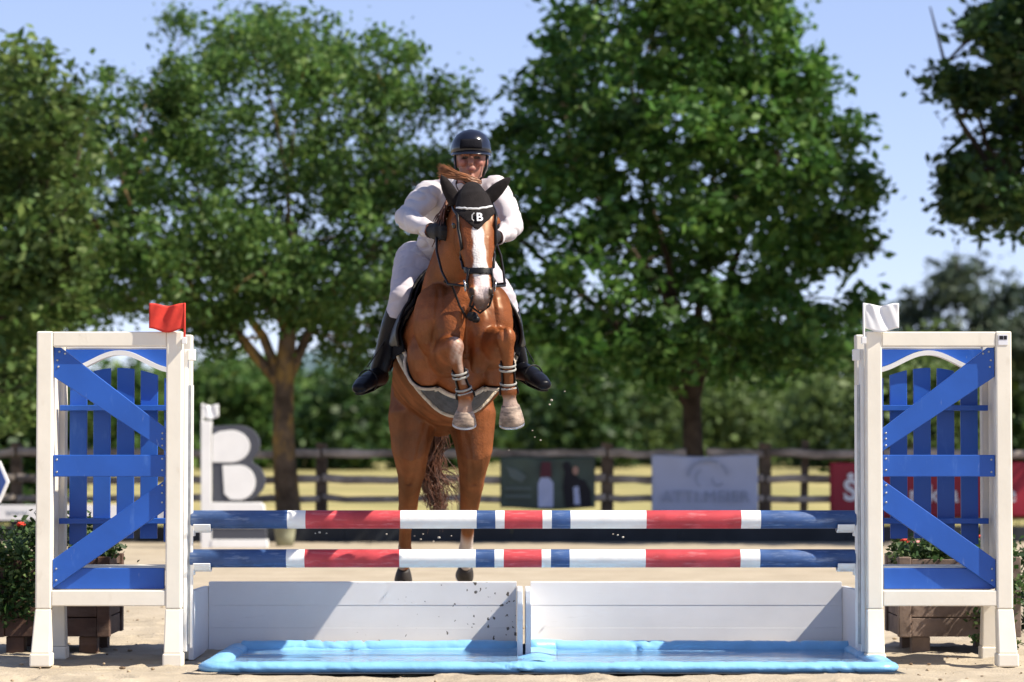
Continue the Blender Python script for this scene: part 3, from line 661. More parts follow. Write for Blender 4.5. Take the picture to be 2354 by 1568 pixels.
# ------------------------------------------------------------------ jump stands
def jump_stand(s, x0, label, flagged):
    """s = -1 left stand, +1 right stand; local x runs outward from the inner edge at x0"""
    t = thing('jump_stand', label, 'jump stand', (x0, 0, 0), 0, 'blue and cream jump stands'); Wd = 0.768
    def bx(name, m, a, b, y0, y1, z0, z1, bev=0.004):
        k = MB(); k.box(min(s * a, s * b), max(s * a, s * b), y0, y1, z0, z1); return k.build(name, m, t, bev)
    def pz(name, m, pts, y0, y1, bev=0.003):
        k = MB(); k.prism([(s * a, z) for a, z in pts], y0, y1); return k.build(name, m, t, bev)
    Hh = 1.752
    for yy in (0.0, 0.45):
        for a in (0.0, Wd - 0.084):
            bx('post', M['cream'], a, a + 0.084, yy, yy + 0.084, 0.29, Hh, 0.008)
        # crossbars butt between the posts
        bx('crossbar', M['cream'], 0.0845, Wd - 0.0845, yy + 0.004, yy + 0.08, 1.672, Hh - 0.002, 0.006)
        bx('crossbar', M['cream'], 0.0845, Wd - 0.0845, yy + 0.004, yy + 0.08, 0.305, 0.388, 0.006)
    k = MB(); n = 12
    # flared legs with foot blocks
    for a in (0.0, Wd - 0.084):
        for yy in (0.0, 0.45):
            fo = -0.035 if yy == 0 else 0.035
            k = MB(); o0 = a - 0.006 if a == 0 else a - 0.001; o1 = a + 0.086 if a == 0 else a + 0.098
            xa, xb, xc, xd = s * a, s * (a + 0.084), s * o0, s * o1
            y1 = yy + 0.084
            k.add([(xa, yy, .2895), (xb, yy, .2895), (xb, y1, .2895), (xa, y1, .2895), (xc, yy + fo - .01, 0.06), (xd, yy + fo - .01, 0.06), (xd, y1 + fo + .01, 0.06), (xc, y1 + fo + .01, 0.06)],
                  [(0, 1, 2, 3), (0, 4, 5, 1), (1, 5, 6, 2), (2, 6, 7, 3), (3, 7, 4, 0), (7, 6, 5, 4)])
            k.build('leg', M['cream'], t, 0.006)
            bx('foot', M['cream'], o0 - 0.006, o1 + 0.006, yy + fo - 0.018, y1 + fo + 0.018, -0.01, 0.0595, 0.008)
        # sloping strut and sill joining front and back leg
        bx('sill', M['cream'], a + 0.02, a + 0.064, 0.086, 0.448, 0.306, 0.37, 0.004)
        k = MB(); xa, xb = s * (a + 0.024), s * (a + 0.06)
        k.add([(xa, 0.10, 0.05), (xb, 0.10, 0.05), (xb, 0.155, 0.05), (xa, 0.155, 0.05), (xa, 0.088, 0.30), (xb, 0.088, 0.30), (xb, 0.118, 0.30), (xa, 0.118, 0.30)],
              [(0, 3, 2, 1), (4, 5, 6, 7), (0, 1, 5, 4), (1, 2, 6, 5), (2, 3, 7, 6), (3, 0, 4, 7)]); k.build('strut', M['cream'], t, 0.003)
    bx('side_board', M['cream'], 0.022, 0.060, 0.0845, 0.245, 0.392, 1.668, 0.003)
    bx('side_board', M['cream'], Wd - 0.060, Wd - 0.030, 0.0845, 0.262, 0.392, 1.668, 0.003)
    bx('side_board', M['cream'], Wd - 0.052, Wd - 0.022, 0.268, 0.4495, 0.392, 1.668, 0.003)
    # front bracing boards, let in between the posts
    i0, i1 = 0.086, Wd - 0.086
    pz('brace_board', M['blue'], [(i1, 1.668), (i1 - 0.035, 1.668), (i0, 1.238), (i0, 1.118), (i1, 1.512)], 0.030, 0.058)
    bx('brace_board', M['blue'], i0, i1, 0.028, 0.058, 0.985, 1.100)
    pz('brace_board', M['blue'], [(i0, 0.970), (i0, 0.812), (i1, 0.398), (i1, 0.548)], 0.030, 0.058)
    bx('base_board', M['blue'], i0 + 0.01, i1, 0.062, 0.090, 0.392, 0.502)
    bx('ledge', M['cream'], i0 + 0.002, i1, 0.094, 0.446, 0.488, 0.506, 0.002)
    # screws
    k = MB()
    for (a, z) in [(i1 - .03, 1.645), (i1 - .06, 1.635), (i1 - .02, 1.60), (i1 - .025, 1.565), (i0 + .02, 1.215), (i0 + .02, 1.185), (i0 + .02, 1.15), (i0 + .02, 1.08), (i0 + .02, 1.02), (i1 - .02, 1.075), (i1 - .02, 1.01), (i0 + .02, .94), (i0 + .02, .90), (i0 + .02, .85), (i1 - .02, .50), (i1 - .02, .44)]:
        k.ball((s * a, 0.0275, z), 0.006, 0.003, 0.006, 8)
    k.build('screw', M['zinc'], t, 0, True)
    # picket gate in the back frame
    y0, y1 = 0.400, 0.420
    for q in range(5):
        a = 0.050 + q * 0.1275 if q else 0.092
        b = 0.143 if q == 0 else a + 0.093
        zt = lambda u: 1.455 + 0.115 * max(0.0, math.sin(math.pi * min(1, max(0, (u - 0.02) / 0.74)))) ** 0.9
        pts = [(a, 0.63 + 0.02 * math.sin(q)), (b, 0.63 + 0.02 * math.sin(q))] + [(b - (b - a) * j / 5, zt(b - (b - a) * j / 5)) for j in range(6)]
        pz('picket', M['blue'], pts, y0, y1, 0.003)
    for z in (1.337, 0.728): bx('picket_rail', M['blue'], i0 + 0.003, Wd - 0.07, 0.335, 0.398, z, z + 0.03, 0.003)
    # arched header: blue board with a white moulding under it
    arch = lambda u: 1.590 + 0.048 * math.cos(2 * math.pi * (u - 0.5)) if 0 <= u <= 1 else 1.545
    top = [(i0 + .004 + (i1 - i0 - .008) * j / 24, arch(j / 24)) for j in range(25)]
    pz('arch_board', M['blue'], [(top[0][0], 1.670)] + [(a, z + 0.028) for a, z in top] + [(top[-1][0], 1.670)], 0.405, 0.425, 0.001)
    k = MB(); v = []; f = []
    for a, z in top: v += [(s * a, 0.36, z), (s * a, 0.36, z + 0.026), (s * a, 0.44, z + 0.026), (s * a, 0.44, z)]
    for j in range(24):
        o = j * 4
        for e in range(4): f.append((o + e, o + (e + 1) % 4, o + 4 + (e + 1) % 4, o + 4 + e))
    f += [(0, 1, 2, 3), (99, 98, 97, 96)]
    k.add(v, f); k.build('arch_moulding', M['white'], t)
    # track for the pole cups on the inner side
    bx('cup_track', M['white'], -0.021, -0.001, 0.085, 0.155, 0.06, 1.66, 0.002)
    bx('cup_track', M['zinc'], -0.036, -0.0215, 0.100, 0.140, 0.10, 1.47, 0.002)
    bx('cup_track', M['white'], -0.050, -0.0365, 0.095, 0.112, 0.08, 1.47, 0.001)
    bx('bracket', M['white'], -0.06, -0.0215, 0.075, 0.12, 1.60, 1.66, 0.004)
    for z in (0.757, 0.551):
        cup = MB(); n = 10; zb = z - 0.058; pts = []
        for j in range(n + 1):
            an = math.pi * (1.12 + 0.76 * j / n); pts.append((0.13 + 0.062 * math.cos(an), z + 0.062 * math.sin(an)))
        v = []; f = []
        for (yy, zz) in pts:
            d = Vector((yy - 0.13, zz - z)).normalized() * 0.008
            v += [(s * -0.055, yy, zz), (s * -0.145, yy, zz), (s * -0.145, yy + d.x, zz + d.y), (s * -0.055, yy + d.x, zz + d.y)]
        for j in range(n):
            o = j * 4
            for e in range(4): f.append((o + e, o + (e + 1) % 4, o + 4 + (e + 1) % 4, o + 4 + e))
        f += [(0, 1, 2, 3), (4 * n + 3, 4 * n + 2, 4 * n + 1, 4 * n)]
        cup.add(v, f); cup.box(min(s * -0.056, s * -0.0505), max(s * -0.056, s * -0.0505), 0.09, 0.17, zb - 0.03, zb + 0.08)
        cup.build('pole_cup', M['white'], t, 0.002)
    if s > 0:
        bx('sticker', M['print_white'], Wd - 0.07, Wd - 0.02, -0.003, -0.0005, 1.68, 1.735, 0)
        bx('sticker_print', M['print_dark'], Wd - 0.065, Wd - 0.045, -0.0045, -0.0032, 1.708, 1.728, 0)
        bx('sticker_print', M['print_dark'], Wd - 0.042, Wd - 0.025, -0.0045, -0.0032, 1.708, 1.728, 0)
    return t
jump_stand(-1, -1.740, 'left jump stand, cream frame with blue brace boards, red flag on top', 'red')
jump_stand(1, 1.868, 'right jump stand, cream frame with blue brace boards, white flag on top', 'white')

def flag(label, px, px_cloth, m, stick, y=-0.02):
    b = P(px, 775, y); f = thing('flag', label, 'flag', b, 0, 'flags on the jump stands')
    k = MB(); k.tube([(0, 0, -0.03), (0, 0, 0.178)], 0.006); k.build('stick', stick, f, 0, True)
    k = MB(); k.box(-0.012, 0.012, -0.01, 0.02, -0.035, 0.0); k.build('clip', M['white'], f, 0.002)
    cloth_panel('cloth', m, f, px, px_cloth, 757, 700, y, 0.010, 22, 12, 3, b, 0.002)
flag('red flag on the left jump stand', 424, 343, M['red_flag'], M['red_flag'])
flag('white flag on the right jump stand', 1986, 2066, M['white_flag'], M['white'])

# ------------------------------------------------------------------ poles
SEG = [441, 662, 704, 921, 1096, 1139, 1160, 1247, 1268, 1311, 1485, 1702, 1747, 1966]
COL = ['pole_blue', 'pole_white', 'pole_red', 'pole_white', 'pole_blue', 'pole_white', 'pole_red', 'pole_white', 'pole_blue', 'pole_white', 'pole_red', 'pole_white', 'pole_blue']
def jump_pole(label, z, dx):
    t = thing('jump_pole', label, 'jump pole', (0, 0.13, z), 0, 'striped jump poles'); sc = 15.13 / FPX; r = 0.0485
    xs = [(q - CXP + dx) * sc for q in SEG]; n = 28
    for k in range(13):
        m = MB(); a, b = xs[k], xs[k + 1]; v = []; f = []; st = [a, b]
        if k == 0: st = [a, a, a + 0.006, b]
        if k == 12: st = [a, b - 0.006, b, b]
        rr = [r] * len(st)
        if k == 0: rr[0] = 0.001; rr[1] = r - 0.005
        if k == 12: rr[-1] = 0.001; rr[-2] = r - 0.005
        for x, q in zip(st, rr):
            for j in range(n): an = 2 * math.pi * j / n; v.append((x, q * math.cos(an), q * math.sin(an)))
        for i in range(len(st) - 1):
            for j in range(n): f.append((i * n + j, i * n + (j + 1) % n, (i + 1) * n + (j + 1) % n, (i + 1) * n + j))
        m.add(v, f); o = m.build('band', M[COL[k]], t, 0, True)
        o['label'] = {'pole_blue': 'worn dark blue band', 'pole_white': 'white band', 'pole_red': 'worn red band'}[COL[k]]
jump_pole('upper of the two blue, white and red striped jump poles', 0.757, 0)
jump_pole('lower of the two blue, white and red striped jump poles', 0.551, -2)

# ------------------------------------------------------------------ white filler boards and the water tray
def speck_board(m):
    nt = m.node_tree
    return m
def filler(label, x0, x1, mud):
    t = thing('filler_board', label, 'filler board', ((x0 + x1) / 2, 1.02, 0), 0, 'white filler boards under the poles'); h = (x1 - x0) / 2
    zs = [0.0, 0.126, 0.2535, 0.382]
    for k in range(3):
        m = MB(); m.box(-h + 0.032, h - 0.032, 0.0 + 0.0015 * (k % 2), 0.028, zs[k] + 0.0002, zs[k + 1] - 0.0002); m.build('plank', M['board_mud'] if mud else M['board'], t, 0.0008)
    for a, b in ((-h, -h + 0.030), (h - 0.030, h)):
        m = MB(); n = 3
        y0 = -0.72
        m.add([(a, y0, 0), (b, y0, 0), (b, 0.03, 0), (a, 0.03, 0), (a, y0, 0.372), (b, y0, 0.372), (b, 0.03, 0.360), (a, 0.03, 0.360)],
              [(0, 3, 2, 1), (4, 5, 6, 7), (0, 1, 5, 4), (1, 2, 6, 5), (2, 3, 7, 6), (3, 0, 4, 7)]); m.build('wing', M['board'], t, 0.004)
    m = MB(); m.box(-h + 0.032, h - 0.032, 0.0285, 0.06, 0.345, 0.384); m.build('top_rail', M['board'], t, 0.003)
def mud_board():
    m = M['board'].copy(); m.name = 'muddy_white_board'; nt = m.node_tree; N = nt.nodes; L = nt.links; b = N['Principled BSDF']
    old = b.inputs['Base Color'].links[0].from_socket
    tc = N.new('ShaderNodeTexCoord'); v = N.new('ShaderNodeTexVoronoi'); v.inputs['Scale'].default_value = 26; v.inputs['Randomness'].default_value = 1
    n0 = N.new('ShaderNodeTexNoise'); n0.inputs['Scale'].default_value = 40
    ad = N.new('ShaderNodeMixRGB'); ad.blend_type = 'ADD'; ad.inputs['Fac'].default_value = 0.04
    L.new(tc.outputs['Object'], n0.inputs['Vector']); L.new(tc.outputs['Object'], ad.inputs[1]); L.new(n0.outputs['Color'], ad.inputs[2]); L.new(ad.outputs[0], v.inputs['Vector'])
    sx = N.new('ShaderNodeSeparateXYZ'); L.new(tc.outputs['Object'], sx.inputs[0])
    # splashes thrown up from the hooves gather toward the right end of the board
    mr = N.new('ShaderNodeMapRange'); mr.inputs['From Min'].default_value = -0.5; mr.inputs['From Max'].default_value = 0.85; mr.inputs['To Min'].default_value = 0.0; mr.inputs['To Max'].default_value = 0.34
    L.new(sx.outputs['X'], mr.inputs['Value'])
    cs = N.new('ShaderNodeSeparateColor'); L.new(v.outputs['Color'], cs.inputs[0])
    ml = N.new('ShaderNodeMath'); ml.operation = 'MULTIPLY'; L.new(cs.outputs[0], ml.inputs[0]); L.new(mr.outputs['Result'], ml.inputs[1])
    pw = N.new('ShaderNodeMath'); pw.operation = 'POWER'; pw.inputs[1].default_value = 1.6; L.new(ml.outputs[0], pw.inputs[0])
    sc2 = N.new('ShaderNodeMath'); sc2.operation = 'MULTIPLY'; sc2.inputs[1].default_value = 2.2; L.new(pw.outputs[0], sc2.inputs[0])
    lt = N.new('ShaderNodeMath'); lt.operation = 'LESS_THAN'; L.new(v.outputs['Distance'], lt.inputs[0]); L.new(sc2.outputs[0], lt.inputs[1])
    mx = N.new('ShaderNodeMix'); mx.data_type = 'RGBA'; L.new(lt.outputs[0], mx.inputs['Factor']); L.new(old, mx.inputs['A']); mx.inputs['B'].default_value = (0.10, 0.085, 0.07, 1)
    L.new(mx.outputs['Result'], b.inputs['Base Color'])
    return m
M['board_mud'] = mud_board()
filler('left white filler board spattered with mud at its right end', -1.735, 0.058, True)
filler('right white filler board, clean, beside the white flag stand', 0.072, 1.885, False)

def tray():
    t = thing('water_tray', 'light blue tarpaulin water tray with padded rim before the boards', 'water tray', (0.18, 0.0, 0))
    X0, X1, Y0, Y1 = -1.53 - 0.18, 1.905 - 0.18, -0.57, 0.76
    rs = random.Random(5)
    def rim(name, pts, ru, rv, n=16, closed=False):
        m = MB(); o = []
        for i, p in enumerate(pts):
            w = 1 + 0.10 * mnoise.noise(Vector(p) * 4) + 0.04 * mnoise.noise(Vector(p) * 17)
            o.append((p[0], p[1], p[2] * (0.9 + 0.1 * w), ru * w, rv * w))
        m.loft(o, n, (0, 0, 1), 0.5, closed); me = m.mesh(name); c_ = coords(me); n_ = normals(me)
        for i in range(len(c_)):
            v_ = Vector(c_[i]); a_ = mnoise.noise(Vector((v_.x * 9 + v_.z * 14, v_.y * 9, v_.z * 10))); b_ = mnoise.noise(Vector((v_.x * 24 - v_.z * 18, v_.y * 24, v_.z * 8 + 5)))
            c_[i] += n_[i] * (-0.016 * max(0, 1 - abs(a_) * 7) * max(0, .1 + mnoise.noise(v_ * 3)) * 1.5 + 0.0022 * b_)
        me.vertices.foreach_set('co', c_.ravel()); me.materials.append(M['tray']); return link(name, me, t, 0, True)
    def line(a, b, step=0.012):
        a, b = Vector(a), Vector(b); n = max(2, int((b - a).length / step)); return [tuple(a + (b - a) * i / n) for i in range(n + 1)]
    h = 0.027
    def arc(cx, cy, r, a0, a1, n=6): return [(cx + r * math.cos(math.radians(a0 + (a1 - a0) * i / n)), cy + r * math.sin(math.radians(a0 + (a1 - a0) * i / n)), h) for i in range(n + 1)]
    r = 0.06
    path = line((X0 + .02, Y1, h), (X0, Y0 + r, h)) + arc(X0 + r, Y0 + r, r, 180, 270)[1:] + line((X0 + r, Y0, h), (X1 - r, Y0, h))[1:] + arc(X1 - r, Y0 + r, r, 270, 360)[1:] + line((X1, Y0 + r, h), (X1 - .02, Y1, h))[1:]
    rim('rim', path, 0.031, 0.060)
    rim('back_rim', line((X0 + .05, Y1, h), (0.04 - 0.18 - 0.02, Y1 + .02, h)), 0.046, 0.05)
    rim('back_rim', [(p[0], p[1], h + 0.012 * math.exp(-((p[0] + 0.05) / 0.12) ** 2)) for p in line((0.115 - 0.18, Y1 - 0.06, h), (0.05, Y1 + .01, h))[:-1] + line((0.05, Y1 + .01, h), (X1 - .05, Y1, h))], 0.046, 0.05)
    # liner: shallow sheet, wrinkled
    nx, ny = 140, 50; v = []; f = []
    for j in range(ny + 1):
        for i in range(nx + 1):
            x = X0 + (X1 - X0) * i / nx; y = Y0 + (Y1 - Y0) * j / ny
            e = min((x - X0), (X1 - x), (y - Y0), (Y1 - y)); z = 0.010 + 0.03 * max(0, 1 - e / 0.1) + 0.016 * mnoise.noise(Vector((x * 2.5, y * 9, 0))) + 0.006 * mnoise.noise(Vector((x * 9, y * 22, 3)))
            z += 0.03 * math.exp(-((x + 0.05) / 0.10) ** 2)
            v.append((x, y, z))
    for j in range(ny):
        for i in range(nx):
            k = j * (nx + 1) + i; f.append((k, k + 1, k + nx + 2, k + nx + 1))
    m = MB(); m.add(v, f); m.build('liner', M['tray'], t, 0, True)
    m = MB(); a, b, c, d = X0 + .02 + 0.18, X1 - .02 + 0.18, Y0 + .02, Y1 - 0.0
    m.add([(a, c, 0.027), (b, c, 0.027), (b, d, 0.027), (a, d, 0.027)], [(0, 1, 2, 3)])
    tag(m.build('water', M['water']), 'shallow clear water lying in the blue tray', None, None, 'structure')
    m = MB(); m.add([(-1.66, -0.70, 0.004), (1.98, -0.68, 0.004), (1.95, -0.5, 0.006), (-1.6, -0.45, 0.006)], [(0, 1, 2, 3)])
    o = m.build('groundsheet', M['kick'], t); o.location = (-0.18, 0, 0.002)
tray()

# ------------------------------------------------------------------ planters
def planter(label, px0, px1, y, seed, flowers_label, spill, wood):
    a, b = P(px0, 1500, y), P(px1, 1500, y); cx = (a.x + b.x) / 2; h = (b.x - a.x) / 2; dp = h * 0.9
    t = thing('planter_box', label, 'planter', (cx, y, 0), 0, 'wooden planter boxes behind the stands'); zb, zt = 0.085, 0.52; rs = random.Random(seed)
    for sx in (-1, 1):
        for sy in (-1, 1):
            m = MB(); m.box(sx * h * .62 - .05, sx * h * .62 + .05, sy * dp * .7 - .05, sy * dp * .7 + .05, -0.01, zb); m.build('foot', wood, t, 0.004)
            m = MB(); m.box(sx * (h - .035) - .035, sx * (h - .035) + .035, sy * (dp - .035) - .035, sy * (dp - .035) + .035, zb, zt + .01); m.build('corner_post', wood, t, 0.005)
    n = 4; dz = (zt - zb) / n
    for k in range(n):
        z0, z1 = zb + k * dz + .003, zb + (k + 1) * dz - .003
        for sy in (-1, 1):
            m = MB(); y0 = sy * (dp - .012) ; m.box(-h + .072, h - .072, min(y0, y0 - sy * .02), max(y0, y0 - sy * .02), z0, z1); m.build('plank', wood, t, 0.003)
        for sx in (-1, 1):
            m = MB(); x0 = sx * (h - .012); m.box(min(x0, x0 - sx * .02), max(x0, x0 - sx * .02), -dp + .072, dp - .072, z0, z1); m.build('plank', wood, t, 0.003)
    m = MB(); m.box(-h + .04, h - .04, -dp + .04, dp - .04, zt - .08, zt - .04); m.build('soil', M['soil'], t)
    # flowers growing in it
    p = thing('flowering_plant', flowers_label, 'plant', (cx, y, zt - 0.04), 0, 'flowering plants in the planters')
    r2 = np.random.RandomState(seed); cl = []
    for _ in range(150):
        u, w = r2.uniform(-1, 1), r2.uniform(-1, 1); cl.append((u * h * .95, w * dp * .95, r2.uniform(0.02, spill[0]) * (1 - 0.4 * abs(u))))
    for _ in range(spill[1]):   # trailing stems over the front and the outer side
        u = r2.uniform(*spill[2]); cl.append((u * h, -dp - r2.uniform(0, .08), r2.uniform(-spill[3], 0.1)))
    leaves(np.array(cl), 16, 0.035, 0.020, seed + 5, M['leaf_pl'], 'foliage', p)
    st = MB()
    for q in range(24):
        c = cl[r2.randint(len(cl))]; st.tube([(c[0] * .6, c[1] * .6, 0), (c[0] * .9, c[1] * .9, max(c[2] * .6, 0.02)), c], [.005, .004, .002], 5)
    st.build('stems', M['leaf_pl'], p)
    for q in range(spill[4]):
        c = Vector(cl[r2.randint(150)]); m = MB(); c.z = max(c.z, spill[0] * .5) + 0.03
        for e in range(6):
            an = e * math.pi / 3; m.ball(c + Vector((math.cos(an) * .016, math.sin(an) * .013 - .003, 0.006 * math.sin(an * 2))), .012, .009, .010, 7)
        m.ball(c + Vector((0, -.006, .006)), .010, n=7)
        m.build('flower', M['flower'] if q % 3 else M['pink'], p, 0, True)
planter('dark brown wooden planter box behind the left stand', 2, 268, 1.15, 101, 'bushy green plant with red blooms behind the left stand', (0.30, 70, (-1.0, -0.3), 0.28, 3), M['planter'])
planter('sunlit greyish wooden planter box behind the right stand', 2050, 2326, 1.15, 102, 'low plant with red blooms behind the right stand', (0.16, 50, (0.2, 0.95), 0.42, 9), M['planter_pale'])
# trailing plant at the right edge
pq = P(2362, 1400, 2.2); pq.z = 0
t = thing('trailing_plant', 'trailing pinkish green plant at the right picture edge', 'plant', pq)
r2 = np.random.RandomState(8); cl = [(r2.uniform(-.12, .3), r2.uniform(-.15, .15), r2.uniform(0.05, .62)) for _ in range(90)]
leaves(np.array(cl), 16, 0.04, 0.022, 9, M['leaf_pl'], 'foliage', t)
st = MB()
for q in range(20): c = cl[q]; st.tube([(c[0] * .5 + .1, 0, 0), (c[0] * .8, c[1] * .5, c[2] * .6), c], [.006, .005, .002], 5)
st.build('stems', M['bark_r'], t)
for q in range(5):
    m = MB(); m.ball((cl[q][0], -.17, cl[q][2]), .018, .012, .016, 8); m.build('flower', M['pink'], t, 0, True)
# ------------------------------------------------------------------ the horse
HA = math.atan(0.100); HX = -0.285
horse = thing('horse', 'chestnut horse with white blaze leaping over the striped poles', 'horse', (HX, 0, 0), HA)
HM = Matrix.Translation((HX, 0, 0)) @ Matrix.Rotation(HA, 4, 'Z'); HI = HM.inverted()
def hp(px, py, y): return HI @ P(px, py, y)

def horse_body():
    m = MB()
    # trunk
    m.loft([(0, 1.47, 1.30, .10, .12), (0, 1.37, 1.38, .21, .20), (0, 1.15, 1.43, .275, .23, .20), (0, .9, 1.46, .29, .23, .20), (0, .6, 1.51, .315, .26, .26),
            (0, .3, 1.59, .325, .29, .325), (0, .05, 1.68, .31, .36, .375), (0, -.15, 1.76, .275, .33, .33), (0, -.30, 1.80, .24, .26, .26), (0, -.42, 1.80, .19, .19, .19)], 36, keel=.34, crest=.40)
    # shoulders, breast muscles
    for s in (-1, 1):
        m.ball((s * .135, -.34, 1.79), .125, .17, .20, 18)
        m.ball((s * .078, -.455, 1.745), .082, .085, .135, 18); m.ball((s * .07, -.44, 1.62), .062, .08, .11, 16); m.ball((s * .16, -.30, 1.80), .085, .14, .17, 16)
        m.ball((s * .17, -.16, 1.62), .11, .16, .17, 16)
    # neck
    m.loft([(-.005, .03, 1.74, .235, .25, .26), (-.012, -.10, 1.89, .205, .22, .24), (-.015, -.20, 2.00, .178, .20, .21), (-.012, -.29, 2.10, .15, .18, .18), (0, -.38, 2.21, .118, .15, .15), (.015, -.47, 2.33, .095, .12, .11), (.025, -.52, 2.41, .075, .09, .085)], 26)
    # head
    m.loft([(.025, -.535, 2.452, .050, .050, .065), (.03, -.58, 2.395, .080, .068, .10), (.035, -.640, 2.285, .112, .075, .14), (.038, -.690, 2.18, .097, .07, .135), (.042, -.735, 2.08, .073, .062, .095),
            (.045, -.770, 1.99, .060, .055, .07), (.046, -.795, 1.925, .064, .054, .062), (.047, -.81, 1.875, .054, .042, .05), (.047, -.815, 1.855, .04, .03, .035)], 28, cap=.5)
    for s in (-1, 1):
        c = .036
        m.ball((c + s * .092, -.655, 2.275), .036, .045, .04, 14)          # brow over the eye
        m.ball((c + s * .062, -.585, 2.20), .045, .085, .10, 16)           # cheek
        m.ball((.047 + s * .040, -.835, 1.915), .027, .024, .034, 12)      # nostril rim
    m.ball((.047, -.775, 1.855), .042, .045, .035, 14)                     # chin
    # ears
    eb = [hp(1040, 452, -.52), hp(1130, 448, -.52)]; et = [hp(1014, 403, -.53), hp(1173, 408, -.53)]
    for b, t in zip(eb, et):
        d = t - b
        m.loft([(*(b - d * .25), .032, .028), (*(b + d * .1), .032, .024), (*(b + d * .4), .029, .020), (*(b + d * .75), .019, .014), (*(b + d * 1.0), .005, .005)], 14, (d.z, 0, -d.x))
    # forelegs, folded up
    k1, k2 = hp(1044, 800, -.74), hp(1164, 776, -.74)
    f1, f2 = hp(1069, 908, -.66), hp(1169, 898, -.66)
    h1, h2 = hp(1068, 952, -.64), hp(1174, 940, -.65)
    for s, k, f, h in ((-1, k1, f1, h1), (1, k2, f2, h2)):
        e = Vector((-.085, -.22, 1.61)) if s < 0 else Vector((.125, -.22, 1.645))
        m.loft([(*e, .115, .10), (*e.lerp(k, .3), .110, .10), (*e.lerp(k, .6), .086, .080), (*e.lerp(k, .85), .056, .058), (*k, .047, .045)], 20, (0, 0, 1))
        m.ball(k + Vector((0, -.01, 0)), .050, .044, .058, 16)
        a = k + Vector((0, .0, -.025))
        m.loft([(*a, .045, .046), (*a.lerp(f, .22), .033, .035), (*a.lerp(f, .5), .026, .032), (*a.lerp(f, .82), .028, .035), (*f, .037, .042)], 18)
        m.ball(f + Vector((0, -.004, -.004)), .043, .048, .044, 14)
        m.loft([(*f, .034, .038), (*f.lerp(h, .5), .032, .035), (*h, .042, .045)], 16)
    # hindlegs, stretched out behind
    for s in (-1, 1):
        if s < 0: hock = Vector((-.170, 1.50, .79)); fet = Vector((-.172, 1.76, .545)); hf = Vector((-.172, 1.82, .44))
        else: hock = Vector((.188, 1.50, .79)); fet = Vector((.192, 1.76, .545)); hf = Vector((.196, 1.83, .44))
        m.loft([(s * .13, 1.20, 1.48, .15, .20), (s * .165, 1.10, 1.30, .140, .21), (s * .180, 1.12, 1.14, .108, .180), (hock.x * .97, 1.24, .99, .076, .120), (hock.x, 1.39, .87, .058, .075), (*hock, .056, .066),
                (*hock.lerp(fet, .25), .046, .052), (*hock.lerp(fet, .6), .036, .042), (*hock.lerp(fet, .9), .037, .044), (*fet, .042, .048), (*fet.lerp(hf, .6), .033, .037), (*hf, .036, .042)], 22)
        m.ball(hock + Vector((0, .05, .02)), .035, .05, .045, 12)
    me = bake(m, 'horse_body', 0.0075, 4); co = coords(me); no = normals(me)
    rel = np.array([0.006 * mnoise.noise(Vector((p[0] * 9, p[1] * 6, p[2] * 7))) + 0.0025 * mnoise.noise(Vector((p[0] * 26, p[1] * 14, p[2] * 20))) for p in co])
    gx, gy, gz = co.T; fr = np.clip((-.12 - gy) / .12, 0, 1)
    rel -= .022 * np.exp(-((gx - .005) / .020) ** 2) * fr * np.clip((1.90 - gz) / .08, 0, 1) * np.clip((gz - 1.45) / .06, 0, 1)      # furrow between the breast muscles
    for s in (-1, 1):
        rel -= .013 * np.exp(-((gx - s * (.160 - .12 * (gz - 1.75))) / .014) ** 2) * fr * np.clip((1.98 - gz) / .1, 0, 1) * np.clip((gz - 1.62) / .06, 0, 1)   # edge of the shoulder
        rel -= .010 * np.exp(-((gx - s * (.11 + .22 * (1.25 - gz))) / .016) ** 2) * np.clip((gy - .8) / .2, 0, 1) * (gz < 1.3) * (gz > .92)    # groove down the thigh
        rel += .006 * np.exp(-((gx - s * .055 - .037) / .006) ** 2) * (gy < -.6) * (gz > 1.98) * (gz < 2.2)     # facial crest
    rel *= np.where(co[:, 2] > 1.99, .35, 1.0); co = co + no * rel[:, None]; me.vertices.foreach_set('co', co.ravel()); me.update()
    co = coords(me); col = np.tile(np.array([0.215, 0.064, 0.0205]), (len(co), 1))
    x, y, z = co.T
    nz = 0.5 + 0.5 * np.sin(x * 21 + z * 13) * np.sin(y * 17 + 2)
    col *= (0.85 + 0.3 * nz)[:, None]
    def mixc(mask, c): col[:] = col * (1 - mask[:, None]) + np.array(c) * mask[:, None]
    sm = lambda v, a, b: np.clip((v - a) / (b - a), 0, 1)
    # pale inner thighs and belly are a little lighter; flanks darker on the quarter
    mixc(0.35 * sm(y, .75, 1.1) * sm(z, 1.45, 1.1), (0.26, 0.105, 0.045))
    # blaze
    bx = .037 + (2.28 - z) * .045; wv = .029 + .010 * np.exp(-((z - 2.03) / .05) ** 2) + .003 * np.sin(z * 60) - .012 * sm(z, 2.20, 2.29)
    front = sm(y, -.60, -.62)
    mixc(front * sm(wv - np.abs(x - bx), -.004, .004) * sm(z, 1.90, 1.91) * sm(z, 2.30, 2.285), (.78, .74, .72))
    mixc(front * sm(.036 - np.abs(x - .054), -.008, .008) * sm(z, 2.0, 1.985) * sm(z, 1.868, 1.885), (.70, .58, .56))
    mixc(sm(y, -.70, -.72) * sm(z, 1.90, 1.865) * (z > 1.80) * .85, (.16, .12, .115))
    # nostrils
    for s in (-1, 1):
        d = np.sqrt(((x - (.047 + s * .048)) / .016) ** 2 + ((z - 1.915) / .024) ** 2); mixc(sm(y, -.80, -.82) * sm(d, 1.15, .8), (.02, .012, .012))
